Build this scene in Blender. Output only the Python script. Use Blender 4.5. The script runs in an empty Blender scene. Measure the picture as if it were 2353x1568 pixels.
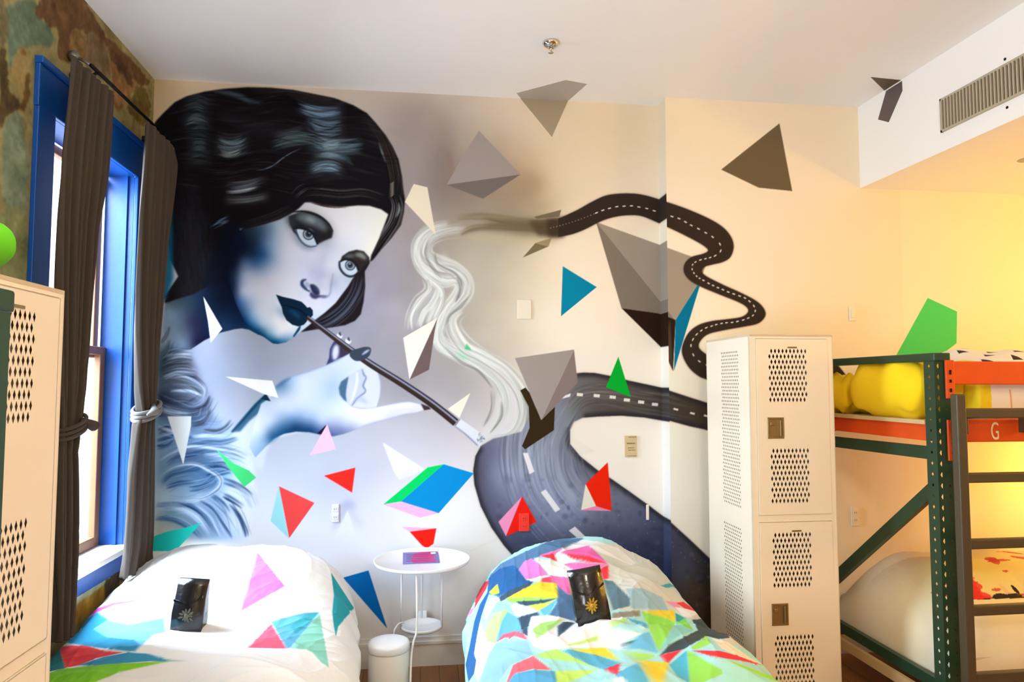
import bpy, math, random
import numpy as np
from mathutils import Vector, Matrix

random.seed(7); RNG = np.random.default_rng(11)
# ------------------------------------------------------------ camera geometry
F_PX, CX, CY = 1600.0, 1176.5, 784.0
YAW, PIT, CZ = math.radians(7.3), math.radians(3.5), 1.69
FW = np.array([math.sin(YAW)*math.cos(PIT), math.cos(YAW)*math.cos(PIT), math.sin(PIT)])
RT = np.array([math.cos(YAW), -math.sin(YAW), 0.0]); UP = np.cross(RT, FW)
WB, WR = 4.33, 4.19            # back wall, and the part of it that stands forward
XL, XJ, XS = -1.616, 1.524, 2.85   # left wall, jog, soffit face
ZC, ZS = 3.52, 2.975           # ceiling, soffit underside

def ray(x, y): return FW + RT*((x-CX)/F_PX) - UP*((y-CY)/F_PX)
def atY(x, y, Y):
    d = ray(x, y); t = Y/d[1]; return Vector((d[0]*t, Y, CZ+d[2]*t))
def atX(x, y, X):
    d = ray(x, y); t = X/d[0]; return Vector((X, d[1]*t, CZ+d[2]*t))
def atZ(x, y, Z):
    d = ray(x, y); t = (Z-CZ)/d[2]; return Vector((d[0]*t, d[1]*t, Z))
def lin(c):
    a = np.asarray(c, float)/255.0
    return np.where(a <= 0.04045, a/12.92, ((a+0.055)/1.055)**2.4)
def unlin(a):
    a = np.clip(a, 0, 1); return np.where(a <= 0.0031308, a*12.92, 1.055*a**(1/2.4)-0.055)*255

# ------------------------------------------------------------ painting on a surface grid
def spline(pts, closed=False, n=6):
    p = np.asarray(pts, float); N = len(p)
    if N < 3: return p
    out = []; t = np.linspace(0, 1, n, endpoint=False)[:, None]
    rng = range(N if closed else N-1)
    for i in rng:
        p1, p2 = p[i], p[(i+1) % N]
        p0 = p[(i-1) % N] if (closed or i > 0) else p1
        p3 = p[(i+2) % N] if (closed or i < N-2) else p2
        out.append(0.5*((2*p1)+(-p0+p2)*t+(2*p0-5*p1+4*p2-p3)*t*t+(-p0+3*p1-3*p2+p3)*t**3))
    q = np.concatenate(out)
    return q if closed else np.vstack([q, p[-1:]])

def raster(P, h, w):
    """anti-aliased coverage of polygon P (canvas coords) -> (r0,r1,c0,c1,cov)"""
    c0 = max(int(math.floor(P[:, 0].min()))-1, 0); c1 = min(int(math.ceil(P[:, 0].max()))+2, w)
    r0 = max(int(math.floor(P[:, 1].min()))-1, 0); r1 = min(int(math.ceil(P[:, 1].max()))+2, h)
    if c1 <= c0 or r1 <= r0: return None
    cov = np.zeros((r1-r0, c1-c0)); Q = np.roll(P, -1, 0); S = 3; W = c1-c0
    y1, y2, x1, x2 = P[:, 1], Q[:, 1], P[:, 0], Q[:, 0]
    for r in range(r0, r1):
        row = cov[r-r0]
        for s in range(S):
            y = r+(s+0.5)/S-0.5
            m = (y1 <= y) != (y2 <= y)
            if not m.any(): continue
            xs = np.sort(x1[m]+(y-y1[m])*(x2[m]-x1[m])/(y2[m]-y1[m]))-c0+0.5
            for a, b in zip(xs[0::2], xs[1::2]):
                a = min(max(a, 0), W); b = min(max(b, 0), W)
                if b <= a: continue
                ia, ib = int(a), int(b)
                if ia == ib: row[min(ia, W-1)] += (b-a)/S
                else:
                    row[ia] += (ia+1-a)/S
                    if ib > ia+1: row[ia+1:ib] += 1/S
                    if ib < W: row[ib] += (b-ib)/S
    return r0, r1, c0, c1, np.clip(cov, 0, 1)

def gblur(a, s):
    if s < 0.25: return a
    k = np.arange(-int(3*s+1), int(3*s+1)+1); g = np.exp(-k*k/(2*s*s)); g /= g.sum(); n = len(k)//2
    b = np.pad(a, ((n, n), (0, 0))); o = sum(g[i]*b[i:i+a.shape[0]] for i in range(len(k)))
    b = np.pad(o, ((0, 0), (n, n))); return sum(g[i]*b[:, i:i+a.shape[1]] for i in range(len(k)))

class Canvas:
    """colours (sRGB 0-255) on a rectangular grid of a plane; fn maps traced points to plane coords"""
    def __init__(s, fn, u0, u1, v0, v1, res, base, pxm):
        s.fn, s.u0, s.v0, s.res = fn, u0, v0, res
        s.w = int(round((u1-u0)/res))+1; s.h = int(round((v1-v0)/res))+1
        s.u1, s.v1 = u0+(s.w-1)*res, v0+(s.h-1)*res
        s.a = np.zeros((s.h, s.w, 3)); s.a[:] = base
        s.lab = np.zeros((s.h, s.w), int); s.k = pxm/res; s.clip = None
    def tc(s, pts):
        return np.array([[(c[0]-s.u0)/s.res, (c[1]-s.v0)/s.res] for c in (s.fn(*p) for p in pts)])
    def cover(s, pts, blur=0.0, smooth=False):
        P = np.asarray(pts, float)
        if smooth: P = spline(P, True)
        P = s.tc(P); pad = 3*blur*s.k+2
        if P[:, 0].max() < -pad or P[:, 1].max() < -pad or P[:, 0].min() > s.w+pad or P[:, 1].min() > s.h+pad: return None
        pd = int(pad)
        # raster on padded area so that blur is right at the borders
        Pp = P+pd; R = raster(Pp, s.h+2*pd, s.w+2*pd)
        if R is None: return None
        r0, r1, c0, c1, cov = R
        if blur*s.k > 0.25:
            e = int(3*blur*s.k+1); cov = np.pad(cov, e); r0 -= e; c0 -= e; r1 += e; c1 += e
            cov = gblur(cov, blur*s.k)
        r0 -= pd; r1 -= pd; c0 -= pd; c1 -= pd
        a0, a1 = max(0, -r0), max(0, -c0); b0, b1 = max(0, r1-s.h), max(0, c1-s.w)
        cov = cov[a0:cov.shape[0]-b0, a1:cov.shape[1]-b1]
        if cov.size == 0: return None
        return r0+a0, r1-b0, c0+a1, c1-b1, cov
    def fill(s, pts, col, blur=0.0, alpha=1.0, smooth=False, lab=None, clip=None):
        R = s.cover(pts, blur, smooth)
        if R is None: return
        r0, r1, c0, c1, m = R; m = m*alpha
        if clip is not None and clip.get(s) is not None: m = m*clip[s][r0:r1, c0:c1]
        elif clip is not None: return
        if callable(col): c = col(s)[r0:r1, c0:c1]
        else: c = np.asarray(col, float)
        s.a[r0:r1, c0:c1] = s.a[r0:r1, c0:c1]*(1-m[..., None])+c*m[..., None]
        if lab is not None: s.lab[r0:r1, c0:c1][m > 0.5] = lab
    def mask(s, pts, blur=0.0, smooth=False):
        M = np.zeros((s.h, s.w)); R = s.cover(pts, blur, smooth)
        if R: r0, r1, c0, c1, m = R; M[r0:r1, c0:c1] = m
        return M

CVS = []
def fill(pts, col, **k):
    for c in CVS: c.fill(pts, col, **k)
def clipmask(pts, blur=0.0, smooth=False): return {c: c.mask(pts, blur, smooth) for c in CVS}
def stroke_poly(pts, w, n=6):
    q = spline(pts, False, n); N = len(q)
    w = np.interp(np.linspace(0, 1, N), np.linspace(0, 1, len(w)), w)/2 if hasattr(w, '__len__') else np.full(N, w/2)
    t = np.gradient(q, axis=0); L = np.hypot(t[:, 0], t[:, 1])+1e-9
    nr = np.stack([-t[:, 1]/L, t[:, 0]/L], 1)*w[:, None]
    return np.vstack([q+nr, (q-nr)[::-1]])
def stroke(pts, w, col, **k):
    fill(stroke_poly(pts, w), col, **k)
def ell(cx, cy, rx, ry, rot=0, n=28):
    a = np.linspace(0, 2*math.pi, n, endpoint=False); c, s = math.cos(math.radians(rot)), math.sin(math.radians(rot))
    return [(cx+rx*math.cos(t)*c-ry*math.sin(t)*s, cy+rx*math.cos(t)*s+ry*math.sin(t)*c) for t in a]
def crop(ox, oy, sc): return lambda *pts: [(ox+x/sc, oy+y/sc) for x, y in pts]
_fields = {}
def field(ctrl, p=0.004, off=4.0):
    """smooth colour field through control points (x, y, colour) in traced coords"""
    def f(cv):
        key = (id(ctrl), id(cv))
        if key not in _fields:
            st = 5; C = cv.tc([(c[0], c[1]) for c in ctrl]); K = np.array([c[2] for c in ctrl], float)
            K = K.mean(0)+(K-K.mean(0)); n = len(C); cc2 = (off*cv.k)**2
            D = np.sqrt(((C[:, None]-C[None])**2).sum(-1)+cc2); A = np.zeros((n+1, n+1)); A[:n, :n] = D-np.eye(n)*D.mean()*p; A[n, :n] = A[:n, n] = 1
            S = np.linalg.solve(A, np.vstack([K, np.zeros(3)]))
            rr, cc = np.mgrid[0:cv.h+st:st, 0:cv.w+st:st]; low = np.zeros(rr.shape+(3,))+S[n]
            for i in range(n): low += np.sqrt((rr-C[i, 1])**2+(cc-C[i, 0])**2+cc2)[..., None]*S[i]
            low = np.clip(low, K.min(0)-6, K.max(0)+6)
            r = np.arange(cv.h)/st; c = np.arange(cv.w)/st; ri = r.astype(int); ci = c.astype(int)
            fr = (r-ri)[:, None, None]; fc = (c-ci)[None, :, None]
            ri1 = np.minimum(ri+1, low.shape[0]-1); ci1 = np.minimum(ci+1, low.shape[1]-1)
            _fields[key] = (low[ri][:, ci]*(1-fr)*(1-fc)+low[ri1][:, ci]*fr*(1-fc)+low[ri][:, ci1]*(1-fr)*fc+low[ri1][:, ci1]*fr*fc)
        return _fields[key]
    return f
def jit(pts, off, wob=0.0):
    """curve shifted sideways by off, with a little wobble"""
    q = np.asarray(pts, float); t = np.gradient(q, axis=0); L = np.hypot(t[:, 0], t[:, 1])+1e-9
    nr = np.stack([-t[:, 1]/L, t[:, 0]/L], 1)
    return q+nr*(off+RNG.normal(0, wob, len(q)))[:, None]
# ------------------------------------------------------------ the mural
A_ = crop(340, 180, 3.734); B_ = crop(480, 440, 4.126); H_ = crop(600, 740, 4.357); F_ = crop(340, 740, 3.0167)
S_ = crop(920, 470, 2.658); R_ = crop(1080, 780, 2.45); U_ = crop(900, 430, 2.6144); G_ = crop(860, 170, 3.485)
M_ = crop(340, 740, 2.6144)
planeB = lambda x, y: (lambda v: (v.x, v.z))(atY(x, y, WB))
planeR = lambda x, y: (lambda v: (v.x, v.z))(atY(x, y, WR))
ZB0 = 0.16
CL = Canvas(planeB, XL, XJ, ZB0, ZC, 0.0035, (240, 232, 220), 0.00272)
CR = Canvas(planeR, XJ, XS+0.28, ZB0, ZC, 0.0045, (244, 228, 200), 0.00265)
CVS[:] = [CL, CR]
BG = [(360, 200, (215, 195, 160)), (700, 205, (215, 205, 190)), (880, 215, (210, 200, 190)), (930, 260, (185, 172, 168)), (1000, 300, (188, 176, 168)),  # wall tones, with the warm light of the upper right painted in
      (1100, 235, (222, 208, 190)), (1180, 280, (226, 212, 192)), (1060, 330, (190, 176, 165)), (980, 380, (182, 170, 168)), (940, 440, (185, 172, 175)),
      (1030, 420, (150, 135, 125)), (1010, 480, (178, 165, 160)), (1100, 480, (180, 165, 150)), (1200, 400, (190, 168, 140)), (1230, 440, (205, 185, 155)),
      (1180, 500, (180, 168, 145)), (1230, 300, (232, 215, 190)), (1260, 400, (228, 210, 182)), (1320, 380, (236, 220, 195)), (1450, 300, (234, 218, 190)),
      (1450, 420, (240, 226, 204)), (1500, 600, (250, 240, 222)), (1280, 560, (246, 236, 214)), (1240, 620, (236, 226, 202)), (1150, 600, (208, 202, 180)),
      (1080, 560, (202, 196, 175)), (1050, 570, (200, 190, 172)), (1130, 680, (205, 200, 180)), (1100, 760, (206, 200, 185)), (1180, 780, (218, 210, 192)),
      (1240, 730, (246, 238, 222)), (1300, 800, (250, 243, 230)), (1400, 760, (251, 243, 230)), (1190, 850, (222, 212, 202)), (920, 560, (188, 180, 188)),
      (900, 640, (182, 178, 198)), (900, 720, (190, 187, 205)), (930, 650, (178, 172, 182)), (870, 700, (182, 180, 205)), (850, 780, (192, 192, 215)),
      (720, 800, (198, 205, 232)), (900, 840, (200, 198, 212)), (960, 870, (196, 190, 198)), (1020, 850, (200, 194, 198)), (1080, 880, (210, 205, 208)),
      (1000, 900, (204, 198, 205)), (930, 1000, (205, 208, 225)), (560, 800, (190, 205, 235)), (500, 810, (180, 192, 222)), (620, 850, (192, 208, 240)),
      (470, 850, (172, 184, 215)), (520, 900, (190, 202, 232)), (560, 920, (205, 215, 240)), (470, 940, (185, 198, 225)), (700, 1050, (205, 220, 244)),
      (800, 1040, (206, 214, 236)), (860, 1080, (212, 216, 234)), (660, 1100, (218, 230, 250)), (900, 1130, (222, 224, 238)), (620, 1180, (232, 240, 254)),
      (760, 1120, (205, 212, 235)), (1040, 1040, (214, 212, 222)), (1060, 1150, (240, 240, 246)), (700, 1220, (228, 236, 252)), (850, 1220, (225, 230, 246)),
      (1000, 1240, (240, 241, 248)), (1100, 1260, (238, 236, 236)), (900, 1300, (236, 240, 250)), (840, 1400, (245, 238, 232)), (960, 1450, (246, 242, 238)),
      (1020, 1400, (244, 240, 236)), (1400, 1000, (250, 244, 236)), (1480, 1100, (250, 246, 240)), (1500, 900, (251, 244, 232)), (1350, 1040, (246, 240, 232)),
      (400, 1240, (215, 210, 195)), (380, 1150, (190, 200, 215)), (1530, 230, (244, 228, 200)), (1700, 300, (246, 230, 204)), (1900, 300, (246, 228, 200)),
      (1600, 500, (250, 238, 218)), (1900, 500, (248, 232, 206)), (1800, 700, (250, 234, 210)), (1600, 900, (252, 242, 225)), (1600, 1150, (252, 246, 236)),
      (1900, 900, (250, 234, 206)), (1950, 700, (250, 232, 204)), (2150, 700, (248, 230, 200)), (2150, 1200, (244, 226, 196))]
BG = [(x, y, tuple(v*(.90 if x < 1100 and 760 < y < 1000 else .95 if x < 900 and 1000 <= y < 1130 else 1) for v in c)) for x, y, c in BG]
def grey_(x, y, c):
    w = .13*math.exp(-((x-960)/200)**2-((y-520)/330)**2)+.09*math.exp(-((x-760)/260)**2-((y-860)/190)**2)
    m = sum(c)/3; return tuple((v*.8+m*.2 if w > .03 else v)*(1-w) for v in c)
BG = [(x, y, grey_(x, y, c)) for x, y, c in BG]
bgf = field(BG, 0.02, 20)
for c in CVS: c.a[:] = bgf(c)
# a little mottling in the smoky grey
def mottle(cv, amp, scale, seed):
    g = np.random.default_rng(seed); h, w = cv.h//scale+3, cv.w//scale+3; n = g.normal(0, 1, (h, w))
    r = np.arange(cv.h)/scale; c = np.arange(cv.w)/scale; ri = r.astype(int); ci = c.astype(int)
    fr = (r-ri)[:, None]; fc = (c-ci)[None]; fr = fr*fr*(3-2*fr); fc = fc*fc*(3-2*fc)
    return amp*(n[ri][:, ci]*(1-fr)*(1-fc)+n[ri+1][:, ci]*fr*(1-fc)+n[ri][:, ci+1]*(1-fr)*fc+n[ri+1][:, ci+1]*fr*fc)
mot = mottle(CL, 1.0, 60, 1)+mottle(CL, .6, 26, 2)
wgt = np.clip((225-CL.a.mean(-1))/60, 0, 1)
CL.a += (mot*3.5*wgt)[..., None]

for x, y, rx, ry, c_, a_ in ((1020, 340, 26, 60, (132, 120, 116), .5), (1060, 440, 60, 22, (140, 128, 122), .45), (960, 280, 60, 40, (160, 148, 146), .4), (1160, 440, 60, 26, (150, 132, 112), .45), (1225, 420, 26, 34, (150, 128, 102), .45), (940, 360, 30, 60, (150, 140, 142), .35), (1120, 490, 90, 18, (140, 126, 108), .4), (900, 250, 50, 22, (176, 164, 158), .4), (1240, 480, 40, 16, (140, 120, 96), .4)):
    fill(ell(x, y, rx, ry), c_, blur=18, alpha=a_)
# --- small soft cone low on the wall, pale fold shapes
stroke(M_((1165, 1115), (1200, 1095), (1240, 1115)), [30/2.6, 40/2.6, 30/2.6], (150, 155, 200), blur=7, alpha=.75)
stroke(M_((1110, 1250), (1150, 1180), (1195, 1120)), [4, 10, 8], (165, 172, 210), blur=5, alpha=.6)
stroke(M_((1215, 1130), (1250, 1190), (1290, 1230)), [8, 10, 4], (175, 180, 214), blur=6, alpha=.5)
fill(M_((1200, 1132), (1262, 1330), (1105, 1330)), (226, 232, 246), blur=.8, lab=61)
fill(M_((1410, 725), (1660, 885), (1600, 915), (1510, 950), (1480, 905)), (244, 246, 252), blur=1, alpha=.95, lab=62)
fill(M_((1485, 900), (1600, 905), (1560, 960), (1500, 955)), bgf, blur=8, alpha=.8)
fill(R_((560, 540), (705, 632), (620, 655)), (238, 234, 226), blur=1.0, alpha=.9)
stroke(R_((0, 1195), (80, 1155), (190, 1110)), [2, 3, 2], (222, 222, 226), blur=1.5, alpha=.5)

# --- neck, in dark shade
fill([(380, 690), (445, 640), (470, 560), (545, 520), (600, 600), (640, 790), (628, 790), (606, 774), (592, 769), (572, 758), (555, 755), (539, 757), (506, 765), (469, 783), (439, 803), (392, 812), (375, 760)],
     field([(400, 700, (70, 92, 104)), (410, 760, (95, 112, 128)), (425, 790, (100, 115, 140)), (440, 740, (38, 40, 62)), (448, 790, (28, 28, 52)), (470, 700, (18, 32, 55)), (500, 740, (22, 40, 68)), (530, 700, (14, 30, 56)),
            (520, 755, (28, 50, 84)), (560, 740, (16, 34, 66)), (580, 757, (22, 62, 98)), (600, 768, (16, 60, 92)), (500, 600, (12, 18, 36)), (390, 720, (120, 150, 170))], .01, 8), blur=.8, smooth=False, lab=2)
# --- face
FACE = [(698, 463), (715, 462), (742, 471), (782, 474), (822, 470), (849, 470), (876, 478), (893, 490), (890, 503), (871, 552), (855, 586), (852, 597), (848, 606), (841, 620), (818, 642),
        (801, 659), (772, 698), (748, 720), (726, 737), (711, 749), (692, 761), (675, 775), (658, 787), (638, 791), (625, 788), (606, 774), (587, 760), (562, 741), (542, 697), (526, 648), (522, 600),
        (530, 550), (560, 523), (601, 512), (635, 500), (662, 488), (686, 470)]
FC = [(B_((x, y))[0][0], B_((x, y))[0][1], c) for x, y, c in [
    (1300, 250, (222, 224, 230)), (1000, 130, (206, 206, 214)), (1600, 250, (226, 230, 224)), (900, 160, (202, 206, 214)), (1400, 450, (225, 229, 238)), (1200, 620, (208, 214, 230)), (1550, 550, (235, 238, 228)),
    (1250, 400, (222, 224, 232)), (1130, 510, (186, 194, 212)), (1100, 180, (214, 214, 220)), (650, 320, (160, 185, 208)), (570, 380, (100, 135, 172)), (480, 380, (52, 78, 108)), (450, 480, (38, 58, 88)), (350, 420, (26, 40, 58)),
    (400, 600, (30, 52, 86)), (520, 600, (48, 92, 148)), (560, 500, (105, 145, 190)), (620, 560, (150, 178, 215)), (300, 600, (24, 38, 62)), (220, 700, (18, 32, 56)), (330, 680, (82, 112, 158)), (450, 690, (70, 112, 166)), (560, 700, (130, 165, 210)),
    (350, 790, (168, 188, 226)), (260, 830, (90, 120, 170)), (215, 900, (28, 50, 92)), (240, 1000, (50, 84, 138)), (320, 950, (188, 205, 238)), (450, 850, (204, 214, 240)), (700, 450, (190, 202, 224)), (640, 450, (160, 182, 212)), (700, 600, (198, 208, 232)), (850, 680, (206, 214, 236)),
    (600, 800, (206, 216, 240)), (600, 900, (214, 224, 245)), (400, 1040, (172, 198, 236)), (320, 1080, (75, 118, 176)), (270, 1130, (20, 48, 90)), (450, 1140, (196, 214, 243)), (400, 1200, (100, 155, 208)), (350, 1220, (25, 70, 118)), (550, 1180, (216, 230, 246)),
    (500, 1260, (165, 200, 230)), (600, 1280, (208, 226, 243)), (700, 1330, (228, 237, 246)), (780, 1320, (222, 234, 246)), (560, 1340, (110, 165, 202)), (470, 1310, (30, 95, 140)), (640, 1420, (14, 90, 132)), (520, 1372, (10, 66, 104)),
    (730, 1405, (100, 150, 190)), (650, 1375, (165, 198, 222)), (1100, 1080, (214, 223, 246)), (1000, 1150, (214, 226, 248)), (1200, 1000, (206, 216, 236)), (1260, 880, (196, 206, 226)), (1150, 720, (208, 213, 230)), (1060, 640, (196, 201, 222)), (1000, 600, (204, 209, 229)),
    (980, 760, (186, 194, 222)), (930, 760, (200, 210, 236)), (800, 850, (220, 228, 246)), (780, 950, (222, 231, 249)), (1330, 850, (180, 196, 210)), (1170, 870, (170, 180, 205)), (1120, 850, (200, 206, 226)), (1080, 800, (180, 188, 214)), (1100, 930, (206, 212, 230)), (1100, 1000, (208, 216, 240)),
    (880, 1000, (218, 228, 248)), (1050, 1080, (220, 228, 249)), (620, 1130, (208, 226, 246))]]
fill(FACE, field(FC, .004, 5), blur=.8, lab=3)
FM = clipmask(FACE, .8)
# eyes
fill(B_((700, 230), (800, 200), (1000, 190), (1150, 290), (1200, 400), (1100, 500), (900, 540), (800, 450)), (70, 75, 88), blur=9, alpha=.32, clip=FM)
fill(B_((755, 235), (850, 200), (950, 202), (1050, 240), (1130, 305), (1178, 385), (1165, 440), (1090, 470), (1030, 502), (1008, 470), (985, 405), (930, 365), (870, 352), (815, 362), (860, 440), (800, 385), (765, 310)), (34, 32, 36), blur=1.6, clip=FM)
fill(B_((720, 230), (800, 240), (830, 330), (780, 350), (740, 290)), (60, 66, 80), blur=5, alpha=.7, clip=FM)
stroke(B_((830, 240), (930, 255), (1040, 300), (1110, 370)), [10, 26, 22, 8], (108, 122, 132), blur=5, alpha=.85, clip=FM)
stroke(B_((930, 250), (1000, 285)), [10, 10], (165, 178, 184), blur=4, alpha=.6, clip=FM)
stroke(B_((800, 195), (880, 190), (970, 205), (1060, 245), (1135, 310), (1175, 380)), [2, 5, 6, 6, 5, 3], (30, 30, 36), blur=1, clip=FM)
fill(B_((835, 368), (862, 440), (905, 488), (960, 508), (1022, 506), (1008, 450), (985, 405), (930, 368), (880, 356)), (190, 206, 226), blur=.8, smooth=True)
for cx_, cy_, r in ((945, 405, 56), (1340, 700, 50)):
    p = B_((cx_, cy_))[0]; q = r/4.126
    fill(ell(*p, q, q*1.02), (55, 68, 82), blur=.7); fill(ell(*p, q*.82, q*.84), (150, 166, 182), blur=.8)
    fill(ell(p[0], p[1]-.3, q*.58, q*.6), (66, 78, 94), blur=.7); fill(ell(p[0], p[1], q*.36, q*.38), (34, 40, 52), blur=.6)
    fill(ell(p[0]+q*.16, p[1]-q*.2, q*.16, q*.14), (160, 172, 188), blur=.7)
stroke(B_((810, 345), (860, 345), (930, 362), (985, 398), (1012, 450), (1030, 505)), [5, 6, 7, 7, 6, 4], (28, 30, 38), blur=.8)
stroke(B_((818, 360), (850, 440), (900, 500), (960, 526), (1025, 515)), [5, 4, 4, 3.5, 2], (46, 66, 88), blur=1.0, alpha=.9)
stroke(B_((800, 400), (850, 480), (920, 535), (1000, 545)), [4, 7, 8, 4], (110, 132, 160), blur=4, alpha=.6)
fill(B_((1245, 665), (1262, 615), (1325, 572), (1400, 553), (1470, 568), (1520, 625), (1525, 680), (1488, 740), (1450, 745), (1405, 770), (1398, 700), (1350, 655), (1290, 645)), (44, 38, 38), blur=1.2)
stroke(B_((1385, 600), (1440, 605), (1490, 640)), [5, 12, 6], (140, 146, 146), blur=3, alpha=.9)
stroke(B_((1290, 622), (1340, 612), (1380, 615)), [4, 9, 4], (100, 106, 110), blur=2.5, alpha=.8)
fill(B_((1252, 672), (1262, 722), (1300, 768), (1358, 785), (1405, 765), (1395, 705), (1355, 662), (1300, 648)), (198, 212, 226), blur=.8, smooth=True)
p = B_((1340, 700))[0]; q = 50/4.126
fill(ell(*p, q, q*1.02), (58, 70, 84), blur=.7); fill(ell(*p, q*.8, q*.82), (150, 164, 180), blur=.8)
fill(ell(*p, q*.56, q*.58), (66, 78, 94), blur=.7); fill(ell(*p, q*.34, q*.36), (34, 40, 52), blur=.6); fill(ell(p[0]-1, p[1]-3, 2, 1.6), (165, 176, 190), blur=.6)
stroke(B_((1245, 665), (1290, 645), (1350, 655), (1400, 700), (1420, 750)), [4, 5, 6, 7, 5], (32, 32, 36), blur=.8)
stroke(B_((1238, 660), (1242, 725), (1285, 785), (1345, 808), (1405, 785)), [4, 5, 5, 5, 4], (36, 46, 66), blur=1.0)
# nose
stroke(B_((925, 835), (888, 850), (884, 885), (915, 920), (958, 948)), [2, 7, 8, 7, 4], (48, 64, 98), blur=1.3)
fill(B_((905, 850), (950, 870), (955, 930), (915, 905)), (140, 155, 188), blur=2.5, alpha=.8)
fill(B_((958, 885), (1000, 885), (1042, 925), (1048, 975), (1015, 988), (985, 965), (968, 930)), (36, 44, 76), blur=1.6, smooth=True)
fill(B_((960, 950), (1000, 975), (1060, 985), (1125, 990), (1100, 1010), (1050, 1005), (1010, 1022), (975, 1012), (955, 985)), (56, 60, 96), blur=1.6, alpha=.95)
stroke(B_((1060, 1000), (1120, 1000), (1150, 960), (1160, 880), (1178, 780)), [5, 4, 3, 3, 2], (130, 138, 172), blur=1.8, alpha=.8)
fill(B_((925, 900), (945, 915), (960, 940), (940, 935)), (205, 216, 232), blur=1)
stroke(B_((1060, 940), (1050, 860), (1040, 780)), [14, 14, 8], (172, 182, 210), blur=6, alpha=.5)
stroke(B_((1100, 560), (1080, 640), (1060, 720)), [8, 10, 6], (176, 182, 208), blur=5, alpha=.5)
# mouth, chin crease
fill(B_((640, 1100), (700, 1120), (740, 1230), (700, 1200)), (60, 110, 160), blur=6, alpha=.7)
fill(B_((635, 978), (700, 1000), (800, 1022), (880, 1048), (915, 1082), (932, 1103), (960, 1098), (985, 1128), (987, 1175), (962, 1200), (938, 1200), (930, 1232), (900, 1265), (850, 1282), (790, 1265), (735, 1222), (702, 1160), (690, 1100), (660, 1035)), (15, 38, 62), blur=.7)
stroke(B_((700, 1075), (790, 1100), (870, 1130), (940, 1190)), [1, 3, 3, 2], (6, 18, 34), blur=.8)
stroke(B_((760, 1130), (820, 1160), (860, 1200)), [4, 9, 5], (26, 84, 128), blur=3, alpha=.7)
stroke(B_((868, 1272), (850, 1310), (800, 1380)), [2, 6, 3], (12, 66, 100), blur=.9)
# lock of hair beside the chin
LOCK = B_((1532, 645), (1503, 715), (1478, 760), (1482, 900), (1466, 1050), (1440, 1165), (1385, 1228), (1290, 1270), (1150, 1292), (1000, 1312), (870, 1335), (950, 1270), (1010, 1218), (1100, 1150), (1200, 1060), (1320, 900), (1385, 790), (1400, 770), (1450, 735))
fill(LOCK, (32, 27, 31), blur=1.1, lab=1)
LM = clipmask(LOCK, .6)
for k in range(26):
    t = random.random(); o = random.uniform(-26, 20)
    g = jit(B_((1440, 800), (1400, 950), (1300, 1110), (1150, 1230), (980, 1300)), o*.8, .6)
    stroke(g, [0, 1.8, 2.2, 0], random.choice([(84, 86, 100), (120, 126, 146), (12, 10, 14), (60, 80, 110)]), blur=.8, alpha=.6, clip=LM)
stroke(B_((860, 1350), (960, 1352), (1050, 1330)), [1, 4, 1], (150, 160, 200), blur=1.5, alpha=.7)
# --- hair
HAIR = A_((20, 470), (45, 410), (70, 365), (130, 300), (230, 205), (330, 155), (480, 115), (650, 90), (850, 76), (1050, 80), (1250, 100), (1400, 130), (1600, 170), (1760, 230), (1880, 300), (1960, 390), (2040, 490), (2100, 590), (2150, 700), (2180, 850),
          (2190, 950), (2205, 1040), (2195, 1150), (2170, 1260), (2090, 1370), (2000, 1470), (1930, 1560), (1905, 1575), (1915, 1520), (1980, 1385), (2050, 1200), (2062, 1168), (2000, 1125), (1900, 1095), (1800, 1092), (1650, 1106), (1500, 1096), (1400, 1064), (1345, 1066),
          (1300, 1112), (1250, 1150), (1130, 1212), (1000, 1252), (850, 1288), (770, 1290), (730, 1360), (690, 1480), (700, 1600), (640, 1750), (500, 1790), (400, 1850), (140, 1930), (170, 1830), (260, 1700), (190, 1560), (160, 1300), (200, 1000), (210, 800), (150, 640))
fill(HAIR, (22, 19, 23), blur=1.3, lab=1)
HM = clipmask(HAIR, .8)
fill([(378, 470), (396, 470), (398, 640), (382, 690), (370, 690)], (12, 92, 128), blur=3, alpha=.85)  # teal reflected glow beside the curtain, painted into the wall colour
fill([(520, 500), (560, 520), (545, 620), (540, 700), (500, 720), (470, 640)], (14, 22, 40), blur=8, alpha=.7)
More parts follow.
